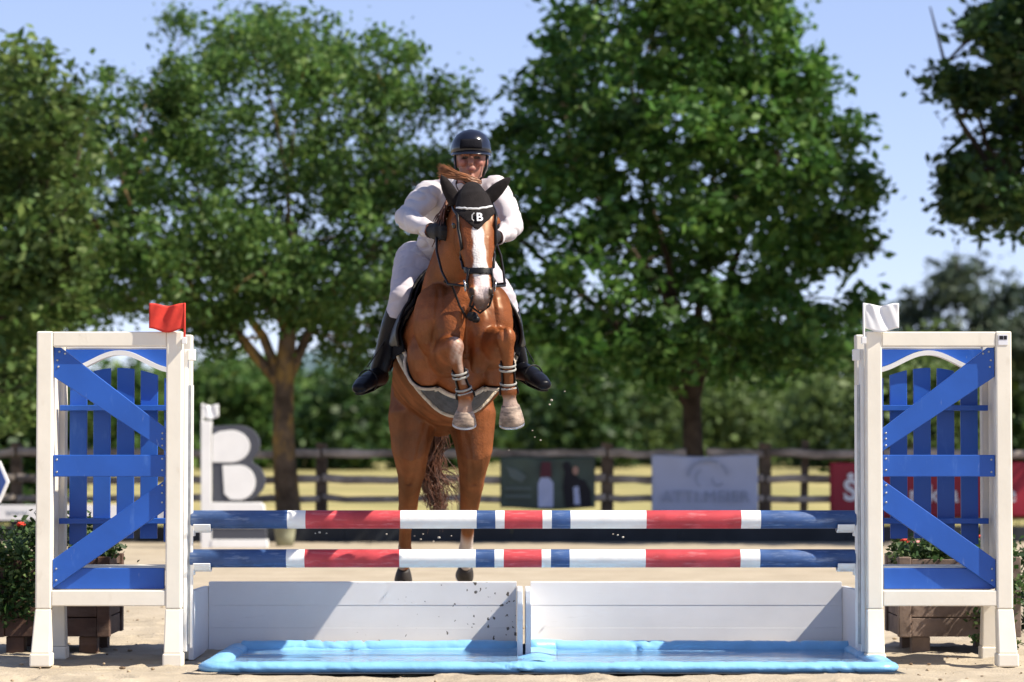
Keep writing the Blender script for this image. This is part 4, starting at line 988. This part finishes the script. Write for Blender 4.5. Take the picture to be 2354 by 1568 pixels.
    # white knee patch, pale pasterns, socks
    d = (co - np.array(k1)); q = np.linalg.norm(d / np.array([.052, .07, .075]), axis=1); mot = 0.5 + 0.5 * np.sin(x * 210 + z * 90) * np.sin(z * 170 + 1.3)
    mixc(sm(q, 1.15, .7) * (y < k1.y + .01) * (.30 + .6 * mot) * sm(x, k1.x - .03, k1.x), (.62, .50, .44))
    mixc(sm(np.abs(x - k1.x - .012 + (z - k1.z) * .22), .018, .006) * (y < -.66) * (z < k1.z - .03) * (z > f1.z + .05) * .7, (.58, .45, .38))
    for f, h, a in ((f1, h1, .5), (f2, h2, .75)):
        mixc((np.abs(x - f.x) < .09) * (y < -.5) * sm(z, f.z - .02, f.z - .05) * a, (.58, .45, .38))
    mixc(sm(y, 1.62, 1.68) * (x > 0) * .9 * sm(z, .70, .62), (.62, .55, .50))
    mixc(sm(y, 1.70, 1.76) * (x < 0) * .85 * sm(x, -.16, -.19), (.60, .53, .49))
    paint(me, col); me.materials.append(M['coat'])
    b = link('body', me, horse, 0, True)
    # hooves and shoes
    for nm, c, ax, rx, ry, L, mt in (('hoof', h1, Vector((.0, .34, -1)), .062, .070, .062, M['hoof']), ('hoof', h2, Vector((.10, .30, -1)), .066, .074, .088, M['hoof']),
                                     ('hoof', Vector((-.172, 1.84, .405)), Vector((0, .55, -1)), .053, .060, .068, M['hoof_dark']), ('hoof', Vector((.197, 1.85, .420)), Vector((-.05, .9, -.7)), .054, .062, .08, M['hoof_dark'])):
        ax.normalize(); a = c - ax * .015; q = MB()
        q.loft([(*a, rx * .70, ry * .70), (*(a + ax * L * .5), rx * .88, ry * .9), (*(a + ax * L), rx, ry)], 22, cap=.30)
        ho = q.build(nm, mt, horse, 0, True)
        e = a + ax * (L + .010); u = Vector((1, 0, 0)); u = (u - ax * u.dot(ax)).normalized(); v = ax.cross(u); pts = []
        for k in range(15):
            an = math.radians(-60 + 300 * k / 14) ; pts.append(e + u * (rx * .86 * math.cos(an)) + v * (ry * .86 * math.sin(an)))
        q = MB(); q.tube([tuple(p) for p in pts], .009, 6); q.build('horseshoe', M['steel'], ho, 0, True)
    # eyes
    for s in (-1, 1):
        q = MB(); q.ball((.036 + s * .108, -.672, 2.262), .015, .020, .020, 14); q.build('eye', M['eye'], horse, 0, True)
    return me, b, (k1, k2, f1, f2, h1, h2)
hme, hbody, (k1, k2, f1, f2, h1, h2) = horse_body()
hco = coords(hme); hx, hy, hz = hco.T; hno = normals(hme)

# tack: cut from the horse's own surface so that it lies on it
def zone(c): return c
cxh = .037
dxh = np.abs(hx - cxh)
# fly bonnet with ears and a pointed forehead flap
vz = 2.232 + np.maximum(0, dxh - .012) * 1.0
top_m = (hz > 2.372) & (hy < -.44) & (hy > -.75)
flap = (hz > vz) & (hy < -.585 + (hz - 2.3) * .35) & (hz > 2.2) & (hz < 2.40) & (hno[:, 1] < -.05)
bon = peel(hme, top_m | flap, 0.006, 'fly_bonnet', M['bonnet'], horse, 0.003)
pts = []
for k in range(17):
    a = -1 + k / 8
    xx = cxh + .103 * a; best = None
    sel = np.where((np.abs(hx - xx) < .008) & (np.abs(hz - (2.366 - .018 * (1 - a * a) + .008 * a)) < .008) & (hy < -.5))[0]
    if len(sel): j = sel[np.argmin(hy[sel])]; pts.append(Vector(hco[j]) + Vector((0, -.010, 0)))
q = MB(); q.tube([tuple(p) for p in pts], .0058, 8); q.build('piping', M['piping'], bon, 0, True)
jl = np.where((np.abs(hx - cxh) < .008) & (np.abs(hz - 2.292) < .008) & (hy < -.55))[0]; jb = jl[np.argmin(hy[jl])]
text_mesh('emblem', 'B', 0.062, M['print_white'], bon, Vector((cxh + .012, hco[jb][1] - .012, 2.296)), .002, rot=(math.pi / 2 - .35, 0, 0), bold=.0012)
q = MB(); ej = Vector((cxh - .022, hco[jb][1] - .012, 2.296))
q.tube([tuple(ej + Vector((.006, -.004, .022))), tuple(ej + Vector((-.004, -.002, .012))), tuple(ej + Vector((-.004, .002, -.008))), tuple(ej + Vector((.006, .006, -.018)))], .0028, 6); q.build('emblem', M['piping'], bon)

# bridle
nb = (np.abs(hz - 2.028 - (hy + .76) * .15) < .019) & (hy < -.60) & (hy > -.92)
bridle = peel(hme, nb, 0.007, 'bridle', M['leather'], horse, 0.004)
def surf(xx, zz, side=None, lift=.008):
    """a point on the horse's face surface"""
    d = (hx - xx) ** 2 + (hz - zz) ** 2 + np.where(hno[:, 1] < .25, 0, 9) + np.where((hy < -.50) & (hy > -.95), 0, 9)
    j = np.argmin(d); return Vector(hco[j]) + Vector(hno[j]) * lift
def strap(name, pts, r, m, parent, n=8):
    q = MB(); q.tube([tuple(p) for p in pts], r, n); return q.build(name, m, parent, 0, True)
for s in (-1, 1):
    strap('cheek_strap', [surf(cxh + s * (.104 - .035 * t) + .008 * t, 2.37 - .33 * t) for t in [i / 10 for i in range(11)]], .0075, M['leather'], bridle)
    strap('flash_strap', [surf(cxh + .008 + s * .05, 2.03), surf(.046 + s * .058, 1.96), surf(.047 + s * .045, 1.885)], .0065, M['leather'], bridle)
    bc = surf(.047 + s * .062, 1.945) + Vector((s * .006, 0, 0))
    ring = [bc + Vector((s * .004 * math.sin(a), .026 * math.cos(a), .026 * math.sin(a))) for a in [i * math.pi / 8 for i in range(16)]]
    q = MB(); q.tube([tuple(p) for p in ring], .0045, 6, closed=True); q.build('bit_ring', M['steel'], bridle, 0, True)
    hand = HI @ (Vector((-.388, -.42, 2.245)) if s < 0 else Vector((-.095, -.42, 2.22)))
    mid = bc.lerp(hand, .45) + Vector((s * .05, .02, -.05))
    strap('rein', [bc, bc.lerp(mid, .4) + Vector((s * .035, .03, -.02)), mid, mid.lerp(hand, .5) + Vector((s * .012, 0, .0)), hand], .0065, M['leather'], bridle)
    # martingale strap from the rein to the breast
    strap('martingale_strap', [bc.lerp(mid, .6) + Vector((s * .03, .03, -.02)), Vector((s * .075, -.56, 1.96)), Vector((s * .035, -.535, 1.86)), Vector((.0, -.535, 1.80))], .006, M['leather'], bridle)
strap('curb_strap', [(.0, -.70, 1.98), (.02, -.66, 1.90), (.047, -.72, 1.83), (.075, -.68, 1.90), (.095, -.66, 1.98)], .007, M['leather'], bridle)
strap('chin_strap', [surf(cxh - .03, 1.90), Vector((.047 - .05, -.76, 1.85)), Vector((.047, -.78, 1.812)), Vector((.047 + .05, -.76, 1.85)), surf(cxh + .06, 1.90)], .006, M['leather'], bridle)
q = MB(); q.ball((.028, -.565, 1.805), .030, .018, .026, 12); q.ball((.045, -.57, 1.79), .022, .016, .020, 10); q.build('martingale_stop', M['leather'], bridle, 0, True)

# girth guard with fleece edges
tq = Vector((0, -.92, .39)).normalized(); gc = Vector((0, .02, 1.66))
qd = (hco - np.array(gc)) @ np.array(tq)
qd = qd - 0.03 * np.clip((1.66 - hz) / .35, 0, 1)
legmask = np.abs(hx) < .40
low = np.clip((1.85 - hz) / .5, 0, 1)
wg = .040 + .075 * low ** 1.5
okz = (hz < 1.86) & (hy < .5) & (hy > -.38)
gg = peel(hme, (np.abs(qd) < wg) & okz, .014, 'girth_guard', M['guard'], horse, .008)
for sg in (-1, 1):
    peel(hme, (np.abs(qd - sg * wg) < .017) & okz, .026, 'fleece_edge', M['fleece'], gg, .014, 3)

# saddle cloth, saddle flaps, seat
sad = thing('saddle_tmp', None, None) if False else None
sc1 = (hz > 1.62 - (hy - .1) * .15) & (hy > -.10 + (hz - 1.6) * .12) & (hy < .62) & (np.abs(hx) < .40)
cloth = peel(hme, sc1, .030, 'saddle_cloth', M['pad'], horse, .010)
fl = (hz > 1.68) & (hy > -.12 + np.abs(hz - 1.78) * .35) & (hy < .45) & (np.abs(hx) > .06)
saddle = peel(hme, fl, .055, 'saddle', M['leather'], horse, .014)
q = MB(); q.loft([(0, -.02, 2.075, .07, .05), (0, .06, 2.085, .10, .045), (0, .22, 2.04, .14, .05), (0, .38, 2.00, .19, .05), (0, .50, 2.03, .20, .045), (0, .56, 2.07, .15, .03)], 22); q.build('seat', M['leather'], saddle, 0, True)
q = MB()
strap('breast_strap', [Vector((-.285, -.04, 1.93)), Vector((-.275, -.16, 1.86)), Vector((-.22, -.32, 1.82)), Vector((-.10, -.455, 1.83)), Vector((0, -.50, 1.82)), Vector((.10, -.455, 1.83)), Vector((.22, -.32, 1.84)), Vector((.275, -.16, 1.88)), Vector((.285, -.04, 1.95))], .009, M['leather'], saddle) if False else None

# tendon boots: a shell round the back of each fore cannon, held by straps
for k, f in ((k1, f1), (k2, f2)):
    ax = (f - k).normalized(); tt = (hco - np.array(k)) @ np.array(ax); L = (f - k).length
    pr_ = np.linalg.norm(hco - np.array(k) - tt[:, None] * np.array(ax), axis=1)
    mk = (tt > L * .42) & (tt < L * 1.08) & (pr_ < .075) & (hy < -.5)
    mid = np.array(k)[None, :] + tt[:, None] * np.array(ax)
    bt = peel(hme, mk & (hy > mid[:, 1] - .022), .010, 'tendon_boot', M['leather'], horse, .006)
    for tq_ in (.52, .60, .86, .94):
        c = k + ax * L * tq_; u = Vector((1, 0, 0)); v = ax.cross(u).normalized(); u = v.cross(ax)
        q = MB(); q.loft([(*(c + u * (.041 * math.cos(a)) + v * (.044 * math.sin(a))), .006, .0035) for a in [i * math.pi / 10 for i in range(20)]], 6, tuple(ax), closed=True)
        q.build('strap', M['strap'], bt, 0, True)

# hair: tail streaming between the hind legs, mane, forelock
def hair(name, m, parent, strands, r0):
    q = MB()
    for st in strands: q.tube(st, [r0 * (1 - .75 * i / (len(st) - 1)) for i in range(len(st))], 5)
    return q.build(name, m, parent, 0, True)
rh = random.Random(12); st = []
for k in range(260):
    g = lambda s: rh.gauss(0, s)
    a = Vector((.0 + g(.015), 1.46 + g(.02), 1.38 + g(.02))); b = Vector((.0 + g(.035), 1.60 + g(.04), 1.17 + g(.03)))
    c = Vector((-.05 + g(.05), 1.66 + g(.05), 1.02 + g(.05))); d = Vector((.0 + g(.035), 1.66 + g(.06), .86 + g(.04))); e = Vector((.03 + g(.03), 1.62 + g(.06), .76 + g(.05)))
    if k % 7 == 0: d = Vector((.09 + g(.04), 1.64, .95 + g(.04))); e = Vector((.16 + g(.04), 1.60, .84 + g(.05)))
    st.append([tuple(a), tuple(a.lerp(b, .5) + Vector((0, .03, .02))), tuple(b), tuple(b.lerp(c, .5)), tuple(c), tuple(c.lerp(d, .5) + Vector((g(.012), 0, 0))), tuple(d), tuple(e)])
hair('tail', M['hair'], horse, st, .0042)
st = []
for k in range(60):
    t = .55 + .45 * rh.random(); g = lambda q: rh.gauss(0, q); b = Vector((-.05 - .02 * rh.random(), -.05 - .40 * t, 2.06 + .34 * t))
    e = b + Vector((-.055 - rh.random() * .04, -.04 + g(.015), -.075 + g(.02))); st.append([tuple(b), tuple(b + Vector((-.035, -.005, .008 + g(.006)))), tuple(b.lerp(e, .7) + Vector((-.012, 0, .01))), tuple(e)])
hair('mane', M['hair'], horse, st, .007)
# a lock of the mane thrown up behind the ears
st = []
for k in range(170):
    u = k / 169; g = lambda s: rh.gauss(0, s)
    a = hp(1092 + 8 * g(.6), 418 + 3 * g(1), -.46); b = hp(1050 + 6 * g(.6), 404 + 18 * (u - .5), -.45); c = hp(1016 + 8 * g(.7), 393 + 26 * (u - .5) + g(2.5), -.44 + g(.01))
    st.append([tuple(a), tuple(a.lerp(b, .5) + Vector((0, g(.006), .006))), tuple(b), tuple(c)])
hair('forelock', M['mane'], horse, st, .0042)

# ------------------------------------------------------------------ the rider
person = thing('person', 'rider in white shirt, pale breeches and dark helmet crouched over the horse', 'person', (-.33, .35, 2.05))
PL = Vector((-.33, .35, 2.05))
W3 = lambda px, py, y: P(px, py, y) - PL
def wv(x, y, z): return Vector((x, y, z)) - PL
headc = W3(1083, 372, -.22)
neck0 = wv(-.245, -.02, 2.50); chest = wv(-.275, .14, 2.465); waist = wv(-.335, .30, 2.27); pelv = wv(-.365, .44, 2.15)
shl, shr = W3(984, 446, .02), W3(1138, 434, .02)
ell_, elr = W3(932, 503, -.15), W3(1180, 522, -.15)
wrl, wrr = W3(990, 530, -.36), W3(1142, 545, -.36)
hdl, hdr = wv(-.383, -.43, 2.245), wv(-.105, -.43, 2.225)
hpl, hpr = wv(-.520, .38, 2.11), wv(-.225, .40, 2.13)
knl, knr = W3(925, 690, .02), W3(1158, 688, .02)
anl, anr = W3(872, 850, .22), W3(1193, 835, .22)
tol, tor = W3(838, 882, .02), W3(1236, 872, .02)
def rider_mesh():
    m = MB(); h = headc
    # skull and face (face looks along -y, slightly down)
    m.loft([(*(h + Vector((0, .02, .15))), .03, .04), (*(h + Vector((0, .02, .125))), .062, .075), (*(h + Vector((0, .015, .07))), .076, .095), (*(h + Vector((0, .01, .01))), .072, .090), (*(h + Vector((0, -.005, -.04))), .063, .080, .075),
            (*(h + Vector((0, -.02, -.075))), .055, .066, .05), (*(h + Vector((0, -.035, -.105))), .034, .042, .03)], 26, cap=.4)
    m.ball(h + Vector((0, -.092, -.045)), .028, .02, .018, 12); m.ball(h + Vector((0, -.083, -.092)), .024, .018, .018, 12)     # mouth, chin
    m.loft([(*(h + Vector((0, -.085, .022))), .011, .012), (*(h + Vector((0, -.100, -.002))), .013, .014), (*(h + Vector((0, -.108, -.018))), .017, .014), (*(h + Vector((0, -.095, -.026))), .013, .010)], 12)   # nose
    for s in (-1, 1):
        m.ball(h + Vector((s * .030, -.083, .034)), .026, .014, .010, 12)     # brow
        m.ball(h + Vector((s * .043, -.070, -.012)), .024, .022, .022, 12)    # cheekbone
        m.ball(h + Vector((s * .080, .015, -.005)), .010, .020, .030, 10)     # ear
    m.loft([(*(neck0 + Vector((0, .06, -.03))), .075, .08), (*neck0, .065, .068), (*(h + Vector((0, .03, -.07))), .058, .060), (*(h + Vector((0, .01, -.02))), .05, .05)], 18)
    # torso
    m.loft([(*(pelv + Vector((0, .08, -.05))), .15, .10), (*pelv, .185, .13), (*pelv.lerp(waist, .55), .165, .115), (*waist, .160, .11), (*waist.lerp(chest, .5), .18, .125), (*chest, .190, .145), (*chest.lerp(neck0, .6), .165, .120), (*(neck0 + Vector((0, .01, 0))), .085, .065)], 28)
    for sh, el, wr, hd, s in ((shl, ell_, wrl, hdl, -1), (shr, elr, wrr, hdr, 1)):
        m.loft([(*sh.lerp(chest, .35), .075, .085), (*sh, .066, .066), (*sh.lerp(el, .5), .060, .062), (*sh.lerp(el, .85), .049, .052), (*el, .050, .050)], 18, (0, 0, 1))
        m.loft([(*el.lerp(sh, .04), .050, .050), (*el.lerp(wr, .3), .047, .048), (*el.lerp(wr, .75), .035, .037), (*wr, .029, .033)], 16, (0, 0, 1))
        # hand: palm, four curled fingers, thumb on top
        pc = wr.lerp(hd, .55); d = (hd - wr).normalized()
        m.loft([(*wr, .028, .032), (*pc, .024, .042), (*(hd + d * .012), .022, .042)], 14, (1, 0, 0))
        for q in range(4):
            b = hd + d * .012 + Vector((0, 0, .030 - q * .020)); L = (.034, .038, .035, .028)[q]
            k1_ = b + d * L * .9 + Vector((-s * .004, 0, 0)); k2_ = k1_ + Vector((-s * L * .85, .006, -.004)); k3_ = k2_ + Vector((-s * .002, L * .75, -.002))
            m.tube([tuple(b - d * .02), tuple(k1_), tuple(k2_), tuple(k3_)], [.0100, .0098, .0092, .0080], 8)
        tb = pc + Vector((-s * .012, 0, .034)); m.tube([tuple(tb), tuple(tb + d * .032 + Vector((-s * .008, 0, .012))), tuple(tb + d * .062 + Vector((-s * .014, 0, .008)))], [.013, .011, .009], 8)
    for hp_, kn, an, to, s in ((hpl, knl, anl, tol, -1), (hpr, knr, anr, tor, 1)):
        m.loft([(*(hp_ + Vector((0, .04, .03))), .11, .12), (*hp_.lerp(kn, .15), .105, .115), (*hp_.lerp(kn, .5), .088, .095), (*hp_.lerp(kn, .85), .066, .070), (*kn, .060, .064)], 20, (1, 0, .3))
        m.loft([(*kn.lerp(hp_, .05), .060, .062), (*kn.lerp(an, .15), .056, .060), (*kn.lerp(an, .38), .055, .062), (*kn.lerp(an, .75), .041, .045), (*an, .038, .044)], 18)
        d = (to - an)
        m.loft([(*(an + Vector((0, .05, -.04))), .034, .036), (*(an + Vector((0, .0, -.035))), .040, .040), (*(an + d * .6 + Vector((0, 0, -.008))), .044, .032), (*(an + d * 1.05), .044, .024), (*(an + d * 1.35), .03, .016)], 16, (d.y, -d.x, 0))
    return bake(m, 'person_body', 0.0055, 3)
rme = rider_mesh(); rc = coords(rme); rno = normals(rme)
# which limb does each point of the body belong to
def segd(a, b, r):
    a, b = np.array(a), np.array(b); ab = b - a; t = np.clip(((rc - a) @ ab) / (ab @ ab), 0, 1)
    return np.linalg.norm(rc - a - t[:, None] * ab, axis=1) / r, t
names = {}
segs = [('head', headc + Vector((0, 0, .05)), headc + Vector((0, -.02, -.08)), .08), ('neck', neck0, headc + Vector((0, .02, -.09)), .06), ('torso', chest, neck0, .12), ('torso', waist, chest, .17), ('torso', pelv.lerp(waist, .45), waist, .16),
        ('hips', pelv + Vector((0, .08, -.05)), pelv.lerp(waist, .40), .17)]
for s, sh, el, wr, hd, hq, kn, an, to in ((-1, shl, ell_, wrl, hdl, hpl, knl, anl, tol), (1, shr, elr, wrr, hdr, hpr, knr, anr, tor)):
    segs += [('arm', sh, el, .06), ('arm', el, wr.lerp(el, .02), .045), ('hand', wr.lerp(hd, .18), hd + (hd - wr).normalized() * .05, .045), ('thigh', hq, kn, .09), ('calf', kn.lerp(an, .04), an, .055), ('foot', an + Vector((0, .03, -.03)), to, .045)]
D = np.stack([segd(a, b, r)[0] for _, a, b, r in segs]); lab = np.array([q[0] for q in segs])[D.argmin(0)]
col = np.tile(np.array([.31, .135, .095]), (len(rc), 1)); hr = rc - np.array(headc)
def rmix(mask, c):
    m_ = np.asarray(mask, float)[:, None]; col[:] = col * (1 - m_) + np.array(c) * m_
hd_ = lab == 'head'
for s in (-1, 1):
    q = np.sqrt(((hr[:, 0] - s * .031) / .018) ** 2 + ((hr[:, 2] - .014) / .008) ** 2); rmix(hd_ & (q < 1) & (hr[:, 1] < -.04), (.05, .03, .025))
    q = np.sqrt(((hr[:, 0] - s * .031) / .024) ** 2 + ((hr[:, 2] - .036) / .006) ** 2); rmix(0.6 * (hd_ & (q < 1) & (hr[:, 1] < -.04)), (.16, .08, .05))
    q = np.sqrt(((hr[:, 0] - s * .042) / .022) ** 2 + ((hr[:, 2] + .018) / .022) ** 2); rmix(0.4 * (hd_ & (q < 1) & (hr[:, 1] < -.04)), (.52, .19, .15))
q = np.sqrt((hr[:, 0] / .024) ** 2 + ((hr[:, 2] + .049) / .007) ** 2); rmix(.7 * (hd_ & (q < 1) & (hr[:, 1] < -.06)), (.30, .09, .085))
paint(rme, col); rme.materials.append(M['skin']); link('body', rme, person, 0, True)
# clothes
fold = lambda k: np.array([0.0035 * mnoise.noise(Vector(p) * k) - 0.0055 * max(0, 1 - 4.5 * abs(mnoise.noise(Vector((p[0] * 9 + p[2] * 5, p[1] * 9, p[2] * 13 - p[0] * 4))))) for p in rc])
fd = fold(13)
isarm = lab == 'arm'; istor = (lab == 'torso') & (rc[:, 2] < neck0.z + .05)
shirt = peel(rme, isarm | istor | ((lab == 'hips') & (rc[:, 2] > waist.z - .13)), .012 + fd * 1.7, 'shirt', M['shirt'], person, .004, 1)
nk = (lab == 'neck') & (rc[:, 2] < headc.z - .105); peel(rme, nk, .008, 'collar', M['shirt'], person, .004)
peel(rme, (lab == 'thigh') | ((lab == 'hips') & (rc[:, 2] < waist.z - .02)) | ((lab == 'torso') & (rc[:, 2] < waist.z)) | ((lab == 'calf') & (D[[i for i, q in enumerate(segs) if q[0] == 'thigh']].min(0) < 1.5)), .0115 + fd * 1.0, 'breeches', M['breeches'], person, .004)
isb = ((lab == 'calf') | (lab == 'foot'))
for nm, sgn in (('boot', -1), ('boot', 1)):
    side = (rc[:, 0] * sgn > 0.02 * sgn) if False else ((rc[:, 0] + PL.x) < -.30 if sgn < 0 else (rc[:, 0] + PL.x) > -.30)
    bo = peel(rme, isb & side, .0135, nm, M['boot'], person, .004)
    an, to = (anl, tol) if sgn < 0 else (anr, tor); d = to - an; q = MB()
    u = Vector((d.x, d.y, 0)).normalized(); w_ = Vector((-u.y, u.x, 0)); hl = an + Vector((0, .04, -.075)); te = an + d * 1.30 + Vector((0, 0, -.032))
    q.loft([(*hl, .036, .008), (*hl.lerp(te, .3), .036, .007), (*hl.lerp(te, .7), .046, .007), (*te, .030, .007)], 12, (w_.x, w_.y, 0)); q.build('sole', M['leather'], bo, 0, True)
    # stirrup iron round the ball of the foot
    c = an + d * .80 + Vector((0, 0, -.012)); pts = []
    for k in range(14):
        a = math.radians(-50 + 280 * k / 13); pts.append(c + w_ * (.054 * math.cos(a)) + Vector((0, 0, .060 * math.sin(a) + .010)))
    pts = [pts[0] + Vector((0, 0, 0))] + pts; q = MB(); q.tube([tuple(p + PL) for p in pts] + [tuple(pts[0] + PL)], .0045, 6)
    so_ = q.build('stirrup', M['leather'], horse, 0, True); so_.data.transform(HI)
    q = MB(); c2 = c + PL + Vector((0, 0, .085)); tp = Vector((-.50 if sgn < 0 else -.10, .12, 1.98)); q.loft([(*c2, .011, .003), (*c2.lerp(tp, .5), .011, .003), (*tp, .011, .003)], 8, (0, 1, 0))
    so_ = q.build('stirrup_leather', M['leather'], horse, 0, True); so_.data.transform(HI)
for sgn in (-1, 1):
    side = (rc[:, 0] + PL.x) < -.24 if sgn < 0 else (rc[:, 0] + PL.x) >= -.24
    peel(rme, (lab == 'hand') & side, .003, 'glove', M['glove'], person, .002)
# helmet: shell, brim, harness
h = headc; q = MB(); sec = []
hc = h + Vector((0, .012, .052))
q.loft([(*(hc + Vector((0, 0, -.012))), .105, .128, .118), (*(hc + Vector((0, 0, .02))), .106, .128, .120), (*(hc + Vector((0, 0, .055))), .098, .115, .112), (*(hc + Vector((0, 0, .085))), .080, .092, .092), (*(hc + Vector((0, 0, .108))), .048, .056, .056), (*(hc + Vector((0, 0, .116))), .015, .018, .018)], 32, cap=.15)
hel = q.build('helmet', M['helmet'], person, 0, True)
q = MB(); v = []; f = []; n = 16
for k in range(n + 1):
    a = math.radians(180 + 20 + 140 * k / n)
    for r_, dz in ((1.0, -.008), (1.20, -.022), (1.20, -.026), (1.0, -.014)):
        v.append(hc + Vector((.106 * math.cos(a) * (1 + (r_ - 1) * .3), .128 * math.sin(a) * r_ * (1.0), dz)))
for k in range(n):
    for e in range(4): f.append((k * 4 + e, k * 4 + (e + 1) % 4, k * 4 + 4 + (e + 1) % 4, k * 4 + 4 + e))
f += [(0, 1, 2, 3), (4 * n + 3, 4 * n + 2, 4 * n + 1, 4 * n)]
q.add(v, f); q.build('brim', M['helmet'], hel, 0, True)
q = MB()
for s in (-1, 1):
    q.tube([tuple(h + Vector((s * .082, -.045, .03))), tuple(h + Vector((s * .079, -.05, -.03))), tuple(h + Vector((s * .062, -.055, -.085))), tuple(h + Vector((s * .02, -.058, -.118))), tuple(h + Vector((0, -.06, -.121)))], .0055, 6)
    q.tube([tuple(h + Vector((s * .088, .03, .03))), tuple(h + Vector((s * .083, .0, -.04))), tuple(h + Vector((s * .062, -.05, -.085)))], .005, 6)
q.build('harness', M['leather'], hel, 0, True)
# raised vent panel on the front of the shell
q = MB(); v = []; f = []
for j in range(5):
    for i in range(11):
        a = math.radians(270 + (-32 + 64 * i / 10)); zz = .006 + .050 * j / 4; rr = 1.03 - .10 * (j / 4) ** 2
        v.append(hc + Vector((.106 * math.cos(a) * rr, .128 * math.sin(a) * rr - .002, zz)))
for j in range(4):
    for i in range(10): k = j * 11 + i; f.append((k, k + 1, k + 12, k + 11))
q.add(v, f); o = q.build('vent_panel', M['pad'], hel, 0, True); sm_ = o.modifiers.new('t', 'SOLIDIFY'); sm_.thickness = .004
# the pair is just passing over the poles: chest half a metre beyond them; a big horse
for o, loc in ((horse, (HX * 1.032, 0.48, -0.037)), (person, (-.33 * 1.032, 0.841, 2.079))):
    o.location = loc; o.scale = (1.032,) * 3
# clods of wet sand thrown up by the hooves
rs = np.random.RandomState(31); q = MB()
for (px, py) in [(1265, 920), (1300, 900), (1232, 1005), (1245, 1012), (1170, 1035), (725, 1226), (748, 1226), (735, 1224), (890, 1228), (955, 1232), (968, 1240), (975, 1228), (1040, 1232), (1010, 1236), (995, 1245), (1225, 990), (1420, 1230), (1435, 1235), (1410, 1228), (1262, 930)]:
    y = rs.uniform(.4, 2.0); c = P(px + rs.uniform(-3, 3), py, y); r = rs.uniform(.004, .009); q.ball(c, r, r, r * .8, 6)
tag(q.build('flying_sand', mat('wet_sand', (.45, .40, .33), .8, .3, .4, 60)), 'grains of wet sand flying up behind the horse', None, None, 'stuff')
